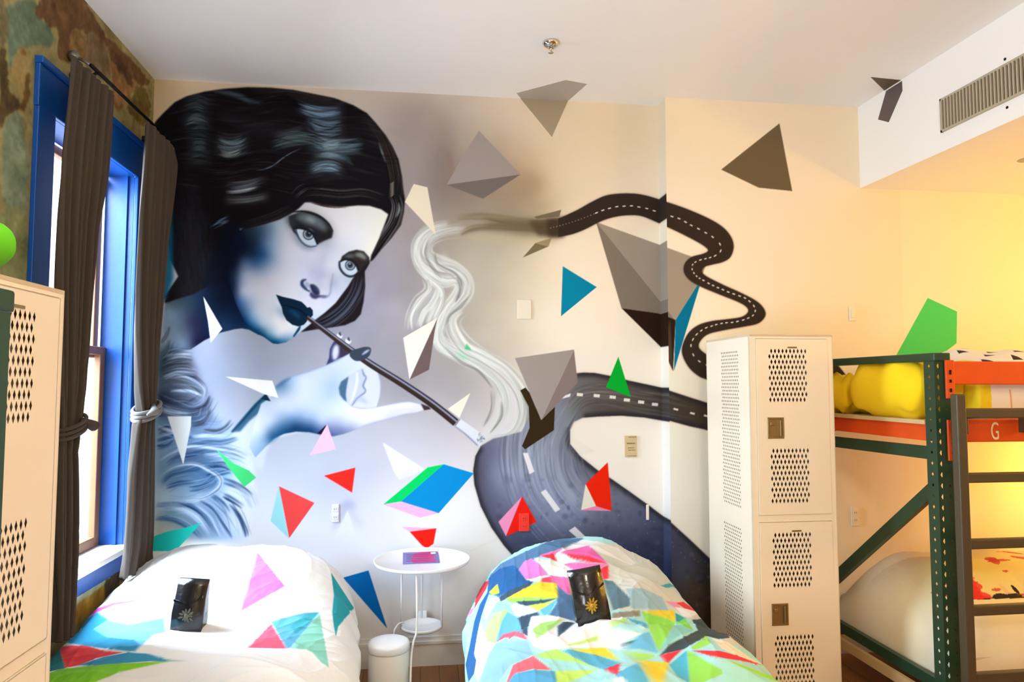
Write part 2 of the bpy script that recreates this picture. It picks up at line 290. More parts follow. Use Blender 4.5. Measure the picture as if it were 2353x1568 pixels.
# parting curve shadows and soft brown sheen
for pts, w, c, a in ((((1300, 160), (1500, 300), (1560, 500), (1540, 760), (1500, 900)), [30, 90, 110, 90, 30], (40, 33, 33), .5), (((600, 300), (900, 420), (1200, 480)), [20, 60, 30], (38, 34, 42), .5),
                     (((900, 90), (1300, 130), (1700, 230)), [8, 16, 10], (64, 62, 60), .6), (((1850, 330), (2050, 600), (2130, 880)), [10, 26, 20], (48, 38, 32), .7)):
    stroke(A_(*pts), [x/1.4 for x in w], c, blur=7, alpha=a, clip=HM)
def arcs(x0, x1, y0, y1, n, sag, tilt, cols, w=(1.0, 2.6), al=.8, jx=30):
    g0 = cols[0]; m0 = (x0+x1)/2; ww = (x1-x0)/3.734
    if n > 5 and max(g0) > 55:
        fill(A_((x0-30, y0-tilt*.5), (m0, y0+sag), (x1+30, y0+tilt*.5), (x1+30, y1+tilt*.5), (m0, y1+sag), (x0-30, y1-tilt*.5)), tuple(v*.55+8 for v in g0), blur=6, alpha=.55, clip=HM)
    n = int(n*1.5)
    for i in range(n):
        f = (i+random.random()*.8)/n; y = y0+(y1-y0)*f
        a = x0+random.uniform(-jx, jx); b = x1+random.uniform(-jx, jx); m = (a+b)/2
        env = .45+.55*math.sin(math.pi*min(max(f*.9+.05, 0), 1))
        stroke(A_((a, y-tilt*.5), ((a+m)/2, y+sag*.75-tilt*.25), (m, y+sag), ((b+m)/2, y+sag*.75+tilt*.25), (b, y+tilt*.5)), [0, random.uniform(*w), random.uniform(*w)*1.2, random.uniform(*w), 0],
               random.choice(cols), blur=.8, alpha=al*env*random.uniform(.5, 1), clip=HM)
G1, G2, G3 = (78, 96, 110), (118, 142, 158), (150, 182, 205); DK = (14, 12, 16)
arcs(350, 510, 170, 310, 12, -26, 20, [(60, 74, 86), (72, 88, 98)], jx=50)
arcs(330, 500, 330, 420, 10, -30, 10, [G1, G2, (96, 116, 124)])
arcs(370, 500, 420, 760, 34, -14, 0, [(60, 78, 84), (84, 104, 110), DK], jx=18)
arcs(610, 830, 480, 650, 20, 34, -10, [G1, (90, 112, 120), G2, DK], jx=26, w=(1.4, 3.6), al=.95)
arcs(620, 800, 600, 650, 5, 26, -25, [(170, 190, 200)], jx=20)
arcs(600, 850, 455, 480, 4, 20, 0, [(60, 50, 60)], jx=20, al=.6)
arcs(690, 990, 860, 930, 8, 14, -50, [(80, 84, 100), G2, (150, 160, 180)], jx=40, w=(1, 2.6))
arcs(690, 960, 940, 970, 5, 12, -45, [(200, 214, 228), G3], jx=30, w=(1.4, 3))
arcs(700, 1000, 1000, 1060, 8, 14, -30, [(150, 170, 180), (120, 130, 140), DK], jx=30)
arcs(1310, 1640, 215, 320, 22, 26, 46, [(84, 112, 150), (104, 134, 168), (124, 156, 186), DK], jx=36, w=(1.6, 4), al=.95)
arcs(1390, 1640, 340, 480, 26, 26, 30, [(84, 108, 136), (98, 124, 150), (112, 140, 160), DK], jx=36, w=(1.6, 4), al=.9)
arcs(1400, 1800, 500, 640, 22, 22, 20, [(70, 92, 112), (98, 124, 146), (130, 156, 176), DK], jx=60, w=(1.4, 3.4), al=.85)
arcs(1500, 1650, 520, 600, 8, 14, 10, [(160, 186, 205)], jx=20, w=(1.5, 3.5))
arcs(1450, 1680, 650, 700, 8, -14, 26, [(110, 138, 160), (150, 178, 198), G1], jx=30, w=(1.4, 3.2))
arcs(1410, 1640, 735, 830, 14, -30, 8, [(120, 154, 180), (150, 182, 205), (70, 96, 116)], jx=30, w=(1.4, 3.6))
arcs(1620, 1760, 660, 740, 5, -8, 70, [(60, 86, 96)], jx=16)
arcs(1090, 1330, 430, 480, 7, 6, -60, [(74, 78, 90), (58, 60, 74)], jx=30)
arcs(1100, 1420, 490, 600, 16, -18, -50, [(56, 72, 80), (74, 96, 104), (92, 116, 124)], jx=50, w=(1.2, 3))
for o in (-16, -9, -3, 4):
    stroke(jit(A_((1120, 560), (1250, 520), (1400, 540), (1520, 590), (1650, 600), (1850, 590)), o, .8), [0, 2, 2.5, 2.2, 0], (86, 112, 120), blur=.8, alpha=.7, clip=HM)
stroke(A_((920, 790), (1000, 780), (1080, 745), (1150, 690), (1230, 640), (1320, 600)), [0, 2.4, 3, 3, 2, 0], (104, 122, 146), blur=.8, alpha=.9, clip=HM)
stroke(A_((560, 110), (700, 130), (800, 160), (880, 200), (1000, 205)), [2, 10, 12, 8, 2], (64, 80, 98), blur=2.6, alpha=.9, clip=HM)
stroke(A_((700, 110), (830, 130), (930, 175), (1020, 190)), [0, 2, 2, 0], (14, 18, 26), blur=.6, alpha=.9, clip=HM)
stroke(A_((960, 210), (1080, 180), (1200, 180), (1300, 250)), [3, 10, 14, 4], (14, 12, 14), blur=2, clip=HM)
for k in range(22):
    o = random.uniform(-22, 14)
    stroke(jit(A_((1900, 330), (2000, 480), (2070, 640), (2110, 800), (2120, 930), (2100, 1050)), o, .8), [0, 1.4, 1.8, 0], random.choice([(70, 60, 54), (12, 8, 8), (92, 84, 80)]), blur=.7, alpha=.55, clip=HM)
stroke(A_((1975, 540), (2010, 640), (2045, 740)), [0, 4, 0], (112, 122, 132), blur=1.2, clip=HM)
for y in range(900, 1020, 12):
    stroke(A_((2070, y+10), (2095, y), (2115, y-18)), [0, 2, 0], (205, 196, 180), blur=.7, alpha=.7, clip=HM)
for k in range(26):
    o = random.uniform(-12, 16)
    stroke(jit(A_((2120, 1000), (2150, 1100), (2120, 1230), (2060, 1330), (1980, 1440), (1920, 1540)), o, .8), [0, 2, 1.6, 0], random.choice([(86, 84, 84), (130, 130, 134), (8, 6, 8), (54, 44, 40)]), blur=.7, alpha=.65, clip=HM)
stroke(A_((2150, 1070), (2155, 1130), (2130, 1190)), [1, 6, 2], (158, 166, 176), blur=1.6, alpha=.8, clip=HM)
for k in range(22):
    o = random.uniform(-16, 6)
    stroke(jit(A_((1330, 1000), (1450, 990), (1650, 1010), (1850, 1000), (2020, 1050)), o, .7), [0, 1.4, 1.6, 0], random.choice([(84, 74, 72), (10, 8, 8), (120, 112, 112)]), blur=.7, alpha=.5, clip=HM)
for k in range(14):
    o = random.uniform(-10, 10)
    stroke(jit(A_((1250, 1020), (1310, 960), (1370, 930)), o, .5), [0, 1.6, 0], random.choice([(90, 90, 98), (10, 8, 8)]), blur=.7, alpha=.6, clip=HM)
for k in range(20):
    o = random.uniform(-20, 4)
    stroke(jit(A_((800, 1280), (950, 1250), (1120, 1190), (1250, 1120)), o, .6), [0, 1.4, 1.4, 0], random.choice([(64, 56, 60), (44, 48, 62), (10, 8, 10)]), blur=.7, alpha=.6, clip=HM)
for k in range(16):
    x = 520+random.uniform(0, 110); y = 1260-(x-520)*.4+random.uniform(-30, 60)
    stroke(A_((x, y), (x+45, y-30), (x+90, y-42)), [0, 2.2, 0], random.choice([(70, 100, 128), (46, 70, 110), (120, 150, 170)]), blur=.8, alpha=.7, clip=HM)
for k in range(330):
    f = random.random(); y0_ = 110+f*900; x0_ = random.uniform(120, 1900); L0 = random.uniform(120, 420)
    if y0_ > 1000-abs(x0_-1000)*.2 and x0_ > 1300: continue
    ph_ = x0_*.009+y0_*.003
    pts_ = [(x0_+L0*t, y0_+26*math.sin(ph_+t*L0*.009)+18*t*((x0_-900)/900)) for t in (0, .25, .5, .75, 1)]
    stroke(A_(*pts_), [0, random.uniform(.8, 2.2), random.uniform(1, 2.4), 0], random.choice([(44, 42, 50), (52, 56, 66), (40, 34, 34), (4, 4, 6), (58, 66, 78)]), blur=.9, alpha=.5, clip=HM)
for k in range(60):
    x = random.uniform(200, 520); y = random.uniform(900, 1750)
    stroke(A_((x, y), (x+30, y+110), (x+20, y+240)), [0, 2, 0], random.choice([(34, 36, 44), (6, 6, 10), (22, 44, 60)]), blur=1, alpha=.5, clip=HM)
for k in range(9):
    stroke(jit(A_((150, 1925), (240, 1860), (330, 1820), (420, 1740)), random.uniform(-14, 6), 1), [0, 2, 2.4, 0], (26, 22, 26), blur=.7, alpha=.8)
# wisps across the forehead edge
for k in range(7):
    stroke(jit(A_((1370, 1050), (1480, 1085), (1600, 1100), (1720, 1100)), random.uniform(-3, 3), .4), [0, 1.4, 0], (60, 42, 40), blur=.5, alpha=.7)

# --- fur coat
FURP = F_((60, 200), (120, 140), (200, 190), (290, 240), (340, 320), (400, 450), (440, 520), (440, 640), (540, 700), (640, 780), (700, 900), (740, 1000), (720, 1080), (740, 1200), (700, 1330), (690, 1520), (40, 1520))
FURC = [(F_((x, y))[0][0], F_((x, y))[0][1], c) for x, y, c in [(90, 60, (120, 160, 185)), (120, 200, (90, 130, 150)), (220, 280, (60, 62, 80)), (110, 330, (50, 75, 95)), (260, 380, (95, 98, 120)), (350, 420, (150, 158, 185)), (110, 430, (95, 118, 140)),
       (250, 480, (110, 122, 148)), (90, 540, (30, 45, 65)), (200, 560, (60, 72, 98)), (380, 540, (140, 152, 185)), (340, 650, (70, 90, 125)), (400, 700, (120, 145, 185)), (90, 700, (110, 150, 185)), (180, 800, (120, 155, 190)), (320, 800, (125, 160, 200)), (480, 790, (170, 200, 235)),
       (600, 800, (190, 215, 242)), (100, 930, (130, 165, 195)), (300, 920, (80, 100, 130)), (450, 900, (120, 150, 185)), (620, 880, (210, 225, 245)), (120, 1080, (120, 155, 180)), (300, 1080, (90, 130, 170)), (420, 1120, (80, 120, 165)), (550, 1060, (140, 180, 215)), (650, 1100, (215, 230, 248)),
       (120, 1210, (200, 222, 240)), (350, 1210, (175, 200, 228)), (560, 1180, (200, 218, 242)), (150, 1330, (120, 165, 185)), (330, 1340, (120, 150, 185)), (480, 1330, (150, 180, 218)), (600, 1400, (215, 228, 248)), (120, 1430, (205, 208, 190)), (400, 1450, (120, 150, 185)), (560, 1460, (170, 195, 230)), (680, 1300, (225, 236, 252))]]
FURC = [(x, y, tuple(v*.80 for v in c) if x < 520 else c) for x, y, c in FURC]
fill(FURP, field(FURC, .01, 6), blur=7, alpha=.97)
fill(FURP, (0, 0, 0), alpha=0.0)
for c in CVS:
    if c is CL:
        m = c.mask(FURP, 2); c.lab[(m > .5) & (c.lab == 0)] = 4
DARKS = [((90, 290), (200, 250), (320, 262)), ((100, 350), (200, 312), (310, 312)), ((150, 370), (260, 360), (330, 390), (392, 450)), ((60, 510), (150, 545), (260, 562), (340, 540)), ((90, 560), (200, 602), (300, 622), (380, 600), (440, 545)),
         ((330, 622), (400, 592), (442, 515)), ((300, 722), (380, 700), (420, 645), (432, 600)), ((70, 762), (130, 742), (175, 748)), ((380, 752), (470, 762), (540, 732), (582, 680)), ((280, 862), (400, 832), (520, 832), (645, 798)),
         ((130, 992), (200, 942), (300, 922), (420, 890), (520, 884), (620, 910), (690, 945)), ((90, 1122), (150, 1060), (230, 1030), (330, 1012), (400, 992), (520, 980)), ((120, 1142), (220, 1112), (330, 1100)), ((280, 1162), (360, 1152), (440, 1122), (480, 1080)),
         ((400, 1072), (480, 1052), (575, 1030)), ((510, 1100), (600, 1132), (670, 1172), (722, 1215)), ((50, 1275), (150, 1282), (260, 1272), (350, 1312), (430, 1392), (490, 1492)), ((350, 1240), (430, 1290), (500, 1370), (550, 1440), (590, 1500)),
         ((430, 1200), (510, 1262), (555, 1335)), ((560, 1262), (630, 1352), (668, 1450), (676, 1495)), ((45, 1372), (130, 1366), (220, 1392), (320, 1452), (372, 1505)), ((190, 1190), (260, 1192)), ((60, 662), (150, 650), (262, 662)),
         ((520, 1200), (600, 1242), (662, 1285)), ((60, 872), (130, 862), (182, 830)), ((100, 232), (150, 202), (195, 190)), ((80, 420), (180, 400), (300, 432), (362, 482), (350, 522), (280, 562)), ((60, 840), (200, 800), (330, 820)), ((420, 1010), (520, 1010), (590, 1045)), ((90, 150), (130, 90), (150, 30)), ((80, 260), (130, 200), (160, 120))]
WHITES = [((60, 962), (200, 882), (320, 852), (480, 872), (640, 902), (725, 955)), ((60, 1092), (180, 1012), (320, 992), (430, 1042), (500, 1092), (480, 1152), (380, 1212), (250, 1242), (60, 1232)), ((60, 1312), (200, 1302), (330, 1372), (420, 1495)), ((330, 1252), (440, 1342), (520, 1490)),
          ((480, 1212), (580, 1332), (620, 1500)), ((150, 482), (280, 482), (380, 522)), ((300, 792), (420, 782), (560, 790)), ((380, 922), (520, 932), (600, 962)), ((120, 250), (220, 232), (300, 240)), ((60, 720), (200, 770), (300, 760)), ((100, 380), (200, 340), (330, 350)), ((600, 1120), (680, 1200), (720, 1300)), ((70, 600), (170, 630), (300, 640))]
for D in DARKS:
    bot = D[0][1] > 800; c0 = (12, 42, 78) if bot else ((18, 26, 44) if D[0][1] > 450 or D[0][0] > 140 else (34, 44, 54))
    for k in range(4):
        stroke(jit(F_(*D), random.uniform(-6, 6), .9), [0, random.uniform(2, 6), random.uniform(1.5, 5), random.uniform(1, 3), 0], (c0 if k < 2 else tuple(min(255, v+50) for v in c0)), blur=random.uniform(.9, 2), alpha=.78)
for D in WHITES:
    for k in range(4):
        stroke(jit(F_(*D), random.uniform(-7, 7), .9), [0, random.uniform(2, 5), random.uniform(1.5, 5), 0], random.choice([(224, 234, 248), (196, 212, 236), (170, 192, 222)]), blur=1.4, alpha=.55)
for k in range(170):
    D = random.choice(DARKS+WHITES); s = random.uniform(-22, 22)
    stroke(jit(F_(*D), s, 1.6), [0, random.uniform(.8, 2.4), random.uniform(.8, 2), 0], random.choice([(40, 78, 118), (90, 122, 160), (210, 222, 240), (30, 50, 80), (150, 178, 212)]), blur=.9, alpha=.45)

# --- forearm and hand
ARM = [(636, 893), (612, 905), (585, 935), (556, 968), (532, 994), (548, 1010), (575, 1040), (590, 1075), (603, 1082), (611, 1040), (625, 1015), (640, 1005), (700, 990), (720, 930), (680, 880)]
fill(ARM, (214, 225, 243), blur=3)
fill(F_((820, 500), (850, 552), (760, 640), (700, 690), (640, 760), (572, 767), (640, 690), (740, 580)), (52, 98, 128), blur=2.0, alpha=.95)
stroke(F_((820, 505), (740, 585), (650, 690), (580, 765)), [5, 7, 6, 3], (22, 66, 92), blur=1.5)
fill(F_((905, 700), (860, 770), (820, 860), (905, 800)), (80, 120, 160), blur=3, alpha=.8)
HAND = H_((145, 650), (210, 600), (310, 548), (480, 500), (640, 440), (760, 392), (885, 318), (960, 330), (1072, 350), (1062, 405), (1110, 432), (1160, 500), (1188, 600), (1186, 740), (1150, 858), (1300, 825), (1400, 806), (1490, 800), (1590, 822), (1628, 882),
          (1560, 905), (1450, 922), (1300, 965), (1150, 1002), (1020, 1045), (940, 1085), (830, 1122), (720, 1148), (600, 1132), (480, 1106), (350, 1100), (230, 1122), (130, 1168), (50, 1245), (0, 1300), (-60, 1360), (-120, 1250), (-60, 1000), (0, 820), (90, 760))
# back finger behind the holder
fill(H_((648, 440), (680, 360), (688, 270), (720, 208), (760, 165), (830, 200), (890, 260), (885, 320), (790, 362), (720, 400)), (58, 64, 108), blur=1)
fill(ell(*H_((745, 305))[0], 7.5, 18, 8), (216, 222, 240), blur=2.4)
fill(H_((790, 235), (885, 285), (880, 322), (795, 358)), (62, 52, 74), blur=1)
for x, y in ((785, 140), (872, 192)):
    fill(ell(*H_((x, y))[0], 7, 6, 30), (228, 232, 244), blur=.8); fill(H_((x-14, y-18), (x+4, y-44), (x+22, y-8), (x+14, y+4)), (66, 80, 102), blur=.7)
HC = [(H_((x, y))[0][0], H_((x, y))[0][1], c) for x, y, c in [(200, 620, (120, 155, 190)), (280, 580, (180, 205, 235)), (200, 800, (226, 236, 250)), (400, 600, (228, 237, 250)), (400, 800, (226, 236, 250)), (600, 550, (218, 230, 248)), (600, 800, (214, 228, 248)), (800, 430, (222, 233, 248)), (720, 640, (198, 216, 242)), (950, 440, (224, 234, 250)), (1000, 400, (230, 236, 250)),
      (700, 750, (205, 222, 246)), (750, 900, (228, 237, 250)), (900, 930, (238, 243, 252)), (300, 900, (206, 222, 242)), (100, 1000, (212, 226, 246)), (60, 900, (222, 234, 250)), (0, 1100, (225, 236, 250)), (300, 960, (150, 180, 215)), (450, 960, (170, 192, 224)), (600, 1000, (196, 210, 236)), (200, 1060, (90, 130, 168)), (350, 1050, (46, 82, 122)), (500, 1070, (58, 90, 134)), (600, 1100, (90, 112, 158)), (720, 1120, (118, 128, 172)), (800, 1080, (150, 160, 196)), (900, 1075, (175, 182, 210)),
      (850, 1020, (206, 214, 234)), (1000, 1000, (236, 240, 250)), (1200, 920, (242, 244, 251)), (1450, 860, (243, 243, 248)), (1550, 860, (238, 238, 244)), (1300, 950, (226, 228, 240)), (100, 1150, (70, 120, 160)), (60, 1230, (150, 185, 215))]]
HC = [(x, y, tuple(255-(255-v)*(1+.45*(sum(c)/765)**2)-5 for v in c)) for x, y, c in HC]
fill(HAND, field(HC, .004, 5), blur=1.0, lab=5)
for e in (((145, 650), (210, 600), (310, 548), (480, 500), (640, 440), (760, 392), (880, 320)), ((1150, 858), (1300, 825), (1400, 806), (1490, 800), (1590, 822), (1626, 880)), ((1560, 905), (1450, 922), (1300, 965), (1150, 1002), (1020, 1045), (940, 1085))):
    stroke(H_(*e), [1, 3, 3, 3, 1], (150, 168, 206), blur=1.6, alpha=.6)
stroke(H_((1300, 905), (1420, 880), (1560, 890)), [4, 9, 4], (214, 218, 232), blur=3, alpha=.7)
fill(H_((778, 650), (800, 598), (850, 556), (905, 528), (960, 490), (1005, 470), (1040, 545), (1150, 860), (1000, 862), (900, 850), (830, 780), (790, 730)), (196, 204, 230), blur=.8)
fill(H_((776, 660), (800, 598), (880, 545), (862, 640), (850, 740), (862, 805), (825, 780), (788, 730)), (74, 108, 140), blur=1.3)
fill(H_((880, 545), (962, 486), (972, 560), (945, 700), (905, 800), (890, 832), (858, 800), (852, 700)), (200, 210, 232), blur=1.6); stroke(H_((960, 500), (960, 600), (930, 720), (892, 820)), [3, 5, 5, 2], (232, 237, 248), blur=1.6)
fill(H_((1008, 470), (1052, 415), (1110, 438), (1170, 520), (1190, 640), (1172, 760), (1142, 862), (1000, 862), (915, 850), (950, 780), (1040, 702), (1020, 640), (1050, 560)), (212, 219, 238), blur=1)
stroke(H_((1010, 470), (1030, 530), (1050, 560), (1022, 640), (1044, 698), (960, 770), (910, 840)), [2, 4, 3, 4, 3, 4, 2], (112, 128, 172), blur=1.2, alpha=.9)
stroke(H_((940, 800), (1000, 770), (1060, 820)), [4, 12, 6], (176, 186, 214), blur=3, alpha=.7)
stroke(H_((900, 850), (960, 862), (1040, 868), (1150, 862)), [1, 3, 3, 1], (176, 186, 216), blur=1, alpha=.8)
stroke(H_((1160, 500), (1190, 610), (1184, 740), (1152, 855)), [1, 2.4, 2.4, 1], (190, 196, 218), blur=.8)
fill(H_((0, 772), (48, 720), (97, 796), (0, 775)), (20, 44, 70), blur=.6)
stroke(H_((150, 655), (215, 605), (300, 560)), [5, 7, 2], (74, 118, 158), blur=2.4, alpha=.85)
# --- cigarette holder
AX = H_((455, -45), (640, 92), (900, 285), (1100, 425), (1400, 610), (1700, 812), (1950, 1010))
stroke(AX, [6, 10, 14, 16, 17, 18, 19], (48, 40, 40), blur=.7, lab=6)
stroke(jit(AX, -3.6), [1.5, 3, 4, 4.5, 4.5, 5, 5], (146, 152, 178), blur=.8); stroke(jit(AX, -6.2), [1, 1.4, 1.8, 2, 2, 2, 2], (54, 52, 70), blur=.6)
stroke(jit(AX, 2.5), [1, 2, 3, 3, 4, 4, 4], (66, 50, 34), blur=1.2, alpha=.7)
fill(H_((1600, 820), (1632, 886), (1700, 875), (1680, 850)), (62, 50, 52), blur=.7)
fill(H_((1995, 972), (2225, 1130), (2210, 1240), (2170, 1245), (1938, 1045)), (222, 228, 240), blur=.9, lab=6)
stroke(H_((1940, 1045), (2050, 1130), (2170, 1240)), [2, 3, 3], (120, 132, 162), blur=1.2)
stroke(H_((1990, 975), (1940, 1042)), [1.5, 2.5], (80, 84, 100), blur=.8, alpha=.8)
# thumb nail on the holder
fill(H_((885, 330), (905, 290), (960, 270), (1040, 250), (1090, 258), (1100, 290), (1075, 350), (1010, 385), (950, 392), (905, 365)), (58, 68, 84), blur=.8, smooth=True)
stroke(H_((1010, 330), (1050, 300), (1085, 280)), [2, 6, 2], (176, 188, 218), blur=1.3)

# --- smoke
def ribbon(fn, pts, n, spread, cols, w=(1.5, 5), al=.5, wob=2.0, blur=1.6):
    for k in range(n):
        stroke(jit(fn(*pts), random.gauss(0, 1)*spread*.55, wob), [0, random.uniform(*w), random.uniform(*w), random.uniform(*w), 0], random.choice(cols), blur=random.uniform(.8, blur), alpha=al*random.uniform(.5, 1.1))
SM = [(238, 244, 241), (226, 233, 230), (206, 214, 212), (150, 152, 150), (246, 250, 248)]
s1 = ((560, 1380), (640, 1250), (620, 1120), (520, 1010), (400, 940), (270, 870), (215, 780), (260, 690), (340, 620), (400, 540), (400, 460), (330, 390), (230, 360), (160, 300), (170, 220), (260, 170), (400, 150))
s2 = ((530, 1450), (680, 1420), (755, 1300), (740, 1150), (640, 1020), (500, 930), (400, 870), (330, 780), (320, 700), (370, 640))
s3 = ((290, 115), (170, 155), (100, 240), (110, 350), (190, 430), (270, 470), (350, 470), (350, 540), (290, 620), (240, 700), (225, 780), (240, 860), (340, 930), (460, 1000))
fill(S_((485, 1400), (560, 1310), (590, 1180), (700, 1090), (780, 1200), (795, 1330), (745, 1440), (640, 1490), (500, 1490)), (216, 218, 222), blur=6, alpha=.85, smooth=True)
for pts, w, a in ((s1, 22, .6), (s3, 20, .6), (s2, 22, .5)):
    stroke(S_(*pts), [8, w, w*1.3, w, 6], (208, 214, 212), blur=4, alpha=a)
stroke(S_((260, 300), (300, 400), (380, 470), (380, 560), (300, 660)), [6, 26, 32, 26, 8], (206, 212, 210), blur=5, alpha=.7)
stroke(S_((170, 470), (200, 560), (130, 650), (90, 740)), [6, 26, 30, 18], (198, 202, 206), blur=5, alpha=.6)
ribbon(S_, s1, 44, 11, SM, al=.62); ribbon(S_, s3, 44, 10, SM, al=.62); ribbon(S_, s2, 44, 11, SM, al=.6)
for q in (((110, 380), (170, 450), (245, 520), (252, 600), (205, 700)), ((165, 450), (172, 520), (110, 590), (62, 680), (52, 770)), ((232, 500), (205, 590), (142, 660), (112, 750)), ((245, 560), (195, 650), (160, 730))):
    ribbon(S_, q, 15, 6, SM, al=.75)
for q in (((420, 560), (370, 620), (300, 680), (270, 760)), ((210, 280), (230, 360), (330, 420), (390, 500)), ((260, 860), (370, 960), (480, 1020), (570, 1130)), ((180, 220), (150, 300), (200, 390), (250, 460)), ((560, 1130), (560, 1250), (500, 1360)), ((620, 1200), (610, 1300), (540, 1400)), ((740, 1130), (785, 1250), (760, 1400)), ((350, 440), (370, 520), (330, 600))):
    ribbon(S_, q, 5, 3, [(120, 122, 122), (104, 106, 110), (140, 140, 140)], w=(1, 3), al=.6)
for q in (((340, 90), (480, 72), (600, 88), (740, 102), (900, 112)), ((360, 178), (450, 142), (600, 130), (800, 152), (957, 172)), ((500, 80), (640, 110), (800, 130), (957, 140))):
    ribbon(S_, q, 12, 6, [(96, 84, 66), (126, 112, 90), (150, 138, 112)], w=(2, 6), al=.5, blur=3)
fill(S_((400, 180), (700, 190), (957, 200), (957, 240), (700, 230), (420, 215)), (196, 188, 150), blur=8, alpha=.5)
fill(S_((404, 850), (436, 892), (392, 884)), (60, 200, 120), blur=1.2, alpha=.85); stroke(S_((340, 900), (380, 930), (420, 945)), [2, 7, 2], (120, 222, 170), blur=2.5, alpha=.7)
for k in range(60):
    a = random.uniform(0, 6.28); r = random.uniform(0, 9); p = H_((2200, 1160))[0]
    fill(ell(p[0]+r*math.cos(a), p[1]+r*math.sin(a)*1.3, 1.6, 1.2), random.choice([(120, 140, 156), (225, 230, 238), (90, 106, 120)]), blur=.5, alpha=.6)
for c in CVS:
    if c is CL:
        m = np.zeros((c.h, c.w))
        for q, w in ((s1, 26), (s3, 30), (s2, 32)): m = np.maximum(m, c.mask(stroke_poly(S_(*q), w), 1))
        m = np.maximum(m, c.mask(S_((485, 1400), (560, 1310), (590, 1180), (700, 1090), (780, 1200), (795, 1330), (745, 1440), (640, 1490), (500, 1490)), 1))
        c.lab[(m > .5) & (c.lab == 0)] = 7

# --- big gem, painted before the road that crosses it
GEM = 20
fill(U_((1228, 210), (1800, 416), (1884, 478), (1845, 592), (1705, 798)), (162, 152, 138), blur=.6, lab=GEM)
fill(U_((1226, 206), (1705, 798), (1670, 782), (1600, 758), (1380, 728)), (134, 124, 112), blur=.6, lab=GEM)
fill(U_((1380, 728), (1600, 758), (1670, 782), (1706, 798), (1690, 1106), (1630, 975)), (46, 31, 22), blur=.6, lab=GEM)
fill(U_((1630, 960), (1672, 800), (1692, 1106)), (104, 84, 66), blur=1.6, alpha=.6)
fill(U_((1706, 798), (1840, 585), (1850, 596), (1696, 1104)), (0, 118, 160), blur=.6, lab=GEM+1)
# --- upper road
UE = ((1000, 190), (1110, 140), (1200, 90), (1290, 50), (1400, 38), (1500, 45), (1610, 75), (1760, 125), (1900, 185), (1990, 240), (2040, 300), (2055, 360), (2035, 420), (1990, 450), (1930, 465), (1880, 480), (1866, 510), (1900, 540), (2000, 590), (2110, 640), (2200, 690), (2242, 740), (2242, 780), (2200, 820), (2110, 840), (2000, 860), (1900, 885), (1852, 930), (1850, 970), (1900, 1012))
LE = ((1000, 300), (1080, 285), (1160, 255), (1260, 205), (1340, 180), (1420, 170), (1500, 175), (1600, 215), (1700, 260), (1800, 310), (1870, 350), (1900, 380), (1870, 400), (1800, 420), (1760, 460), (1755, 510), (1790, 560), (1860, 600), (1980, 650), (2080, 690), (2130, 720), (2140, 750), (2100, 780), (2000, 795), (1920, 805), (1840, 830), (1780, 880), (1745, 960), (1750, 1020), (1790, 1090), (1850, 1140), (1910, 1160))
UR = np.vstack([spline(U_(*UE)), spline(U_(*LE))[::-1]])
fill(U_((560, 210), (800, 190), (1010, 190), (1010, 300), (800, 290), (560, 240)), (110, 96, 72), blur=9, alpha=.75)
fill(U_((820, 205), (1000, 188), (1040, 180), (1040, 298), (1000, 300), (880, 292)), (84, 70, 52), blur=4, alpha=.8)
fill(UR, (120, 100, 80), blur=3, alpha=.5)
fill(U_((930, 192), (1010, 188), (1030, 298), (940, 300)), (66, 54, 44), blur=4.5, alpha=.9)
fill(UR, (56, 46, 40), blur=.8, lab=8)
# the same road where it turns behind the locker and comes back as the wide band
fill(np.vstack([spline([(1622, 816), (1680, 822), (1780, 812), (1880, 810), (1924, 838), (1954, 880), (1962, 915), (1958, 945), (1920, 990), (1840, 1010), (1740, 1010), (1620, 988)]),
                spline([(1620, 928), (1740, 950), (1820, 950), (1890, 930), (1900, 900), (1860, 868), (1780, 868), (1690, 878), (1622, 872)])]), (60, 50, 38), blur=.8, lab=8)
def dash(p, ang, l, w, col=(240, 236, 226), **k):
    c, s = math.cos(ang), math.sin(ang); fill([(p[0]+a*c-b*s, p[1]+a*s+b*c) for a, b in ((-l/2, -w/2), (l/2, -w/2), (l/2, w/2), (-l/2, w/2))], col, **k)
DS = [(1230, 155), (1268, 140), (1308, 128), (1352, 118), (1396, 115), (1440, 113), (1485, 120), (1532, 129), (1577, 143), (1640, 160), (1684, 176), (1726, 188), (1765, 209), (1800, 229), (1843, 250), (1887, 274), (1928, 299), (1972, 342), (1976, 383), (1943, 412), (1913, 423), (1885, 430), (1855, 437), (1825, 450),
      (1808, 466), (1805, 493), (1816, 516), (1832, 535), (1850, 548), (1873, 560), (1904, 578), (1931, 591), (1960, 604), (1990, 616), (2022, 630), (2055, 642), (2090, 654), (2122, 666), (2150, 686), (2176, 714), (2184, 744), (2170, 771), (2142, 787), (2112, 798), (2077, 807), (2045, 813), (2012, 815),
      (1982, 819), (1950, 826), (1922, 835), (1890, 845), (1860, 862), (1832, 885), (1810, 915), (1798, 952), (1812, 1008), (1848, 1047), (1895, 1070)]
DP = U_(*DS)
for i, p in enumerate(DP):
    a = DP[max(i-1, 0)]; b = DP[min(i+1, len(DP)-1)]; L = math.hypot(b[0]-a[0], b[1]-a[1])/(2 if 0 < i < len(DP)-1 else 1)
    dash(p, math.atan2(b[1]-a[1], b[0]-a[0]), min(L*.48, 7), 2.4, blur=.3)
for i in range(15): dash(U_((955+i*18.5, 246-i*i*.12-i*4.3))[0], 0, 1.8, 1.8, (190, 180, 150), blur=.4)
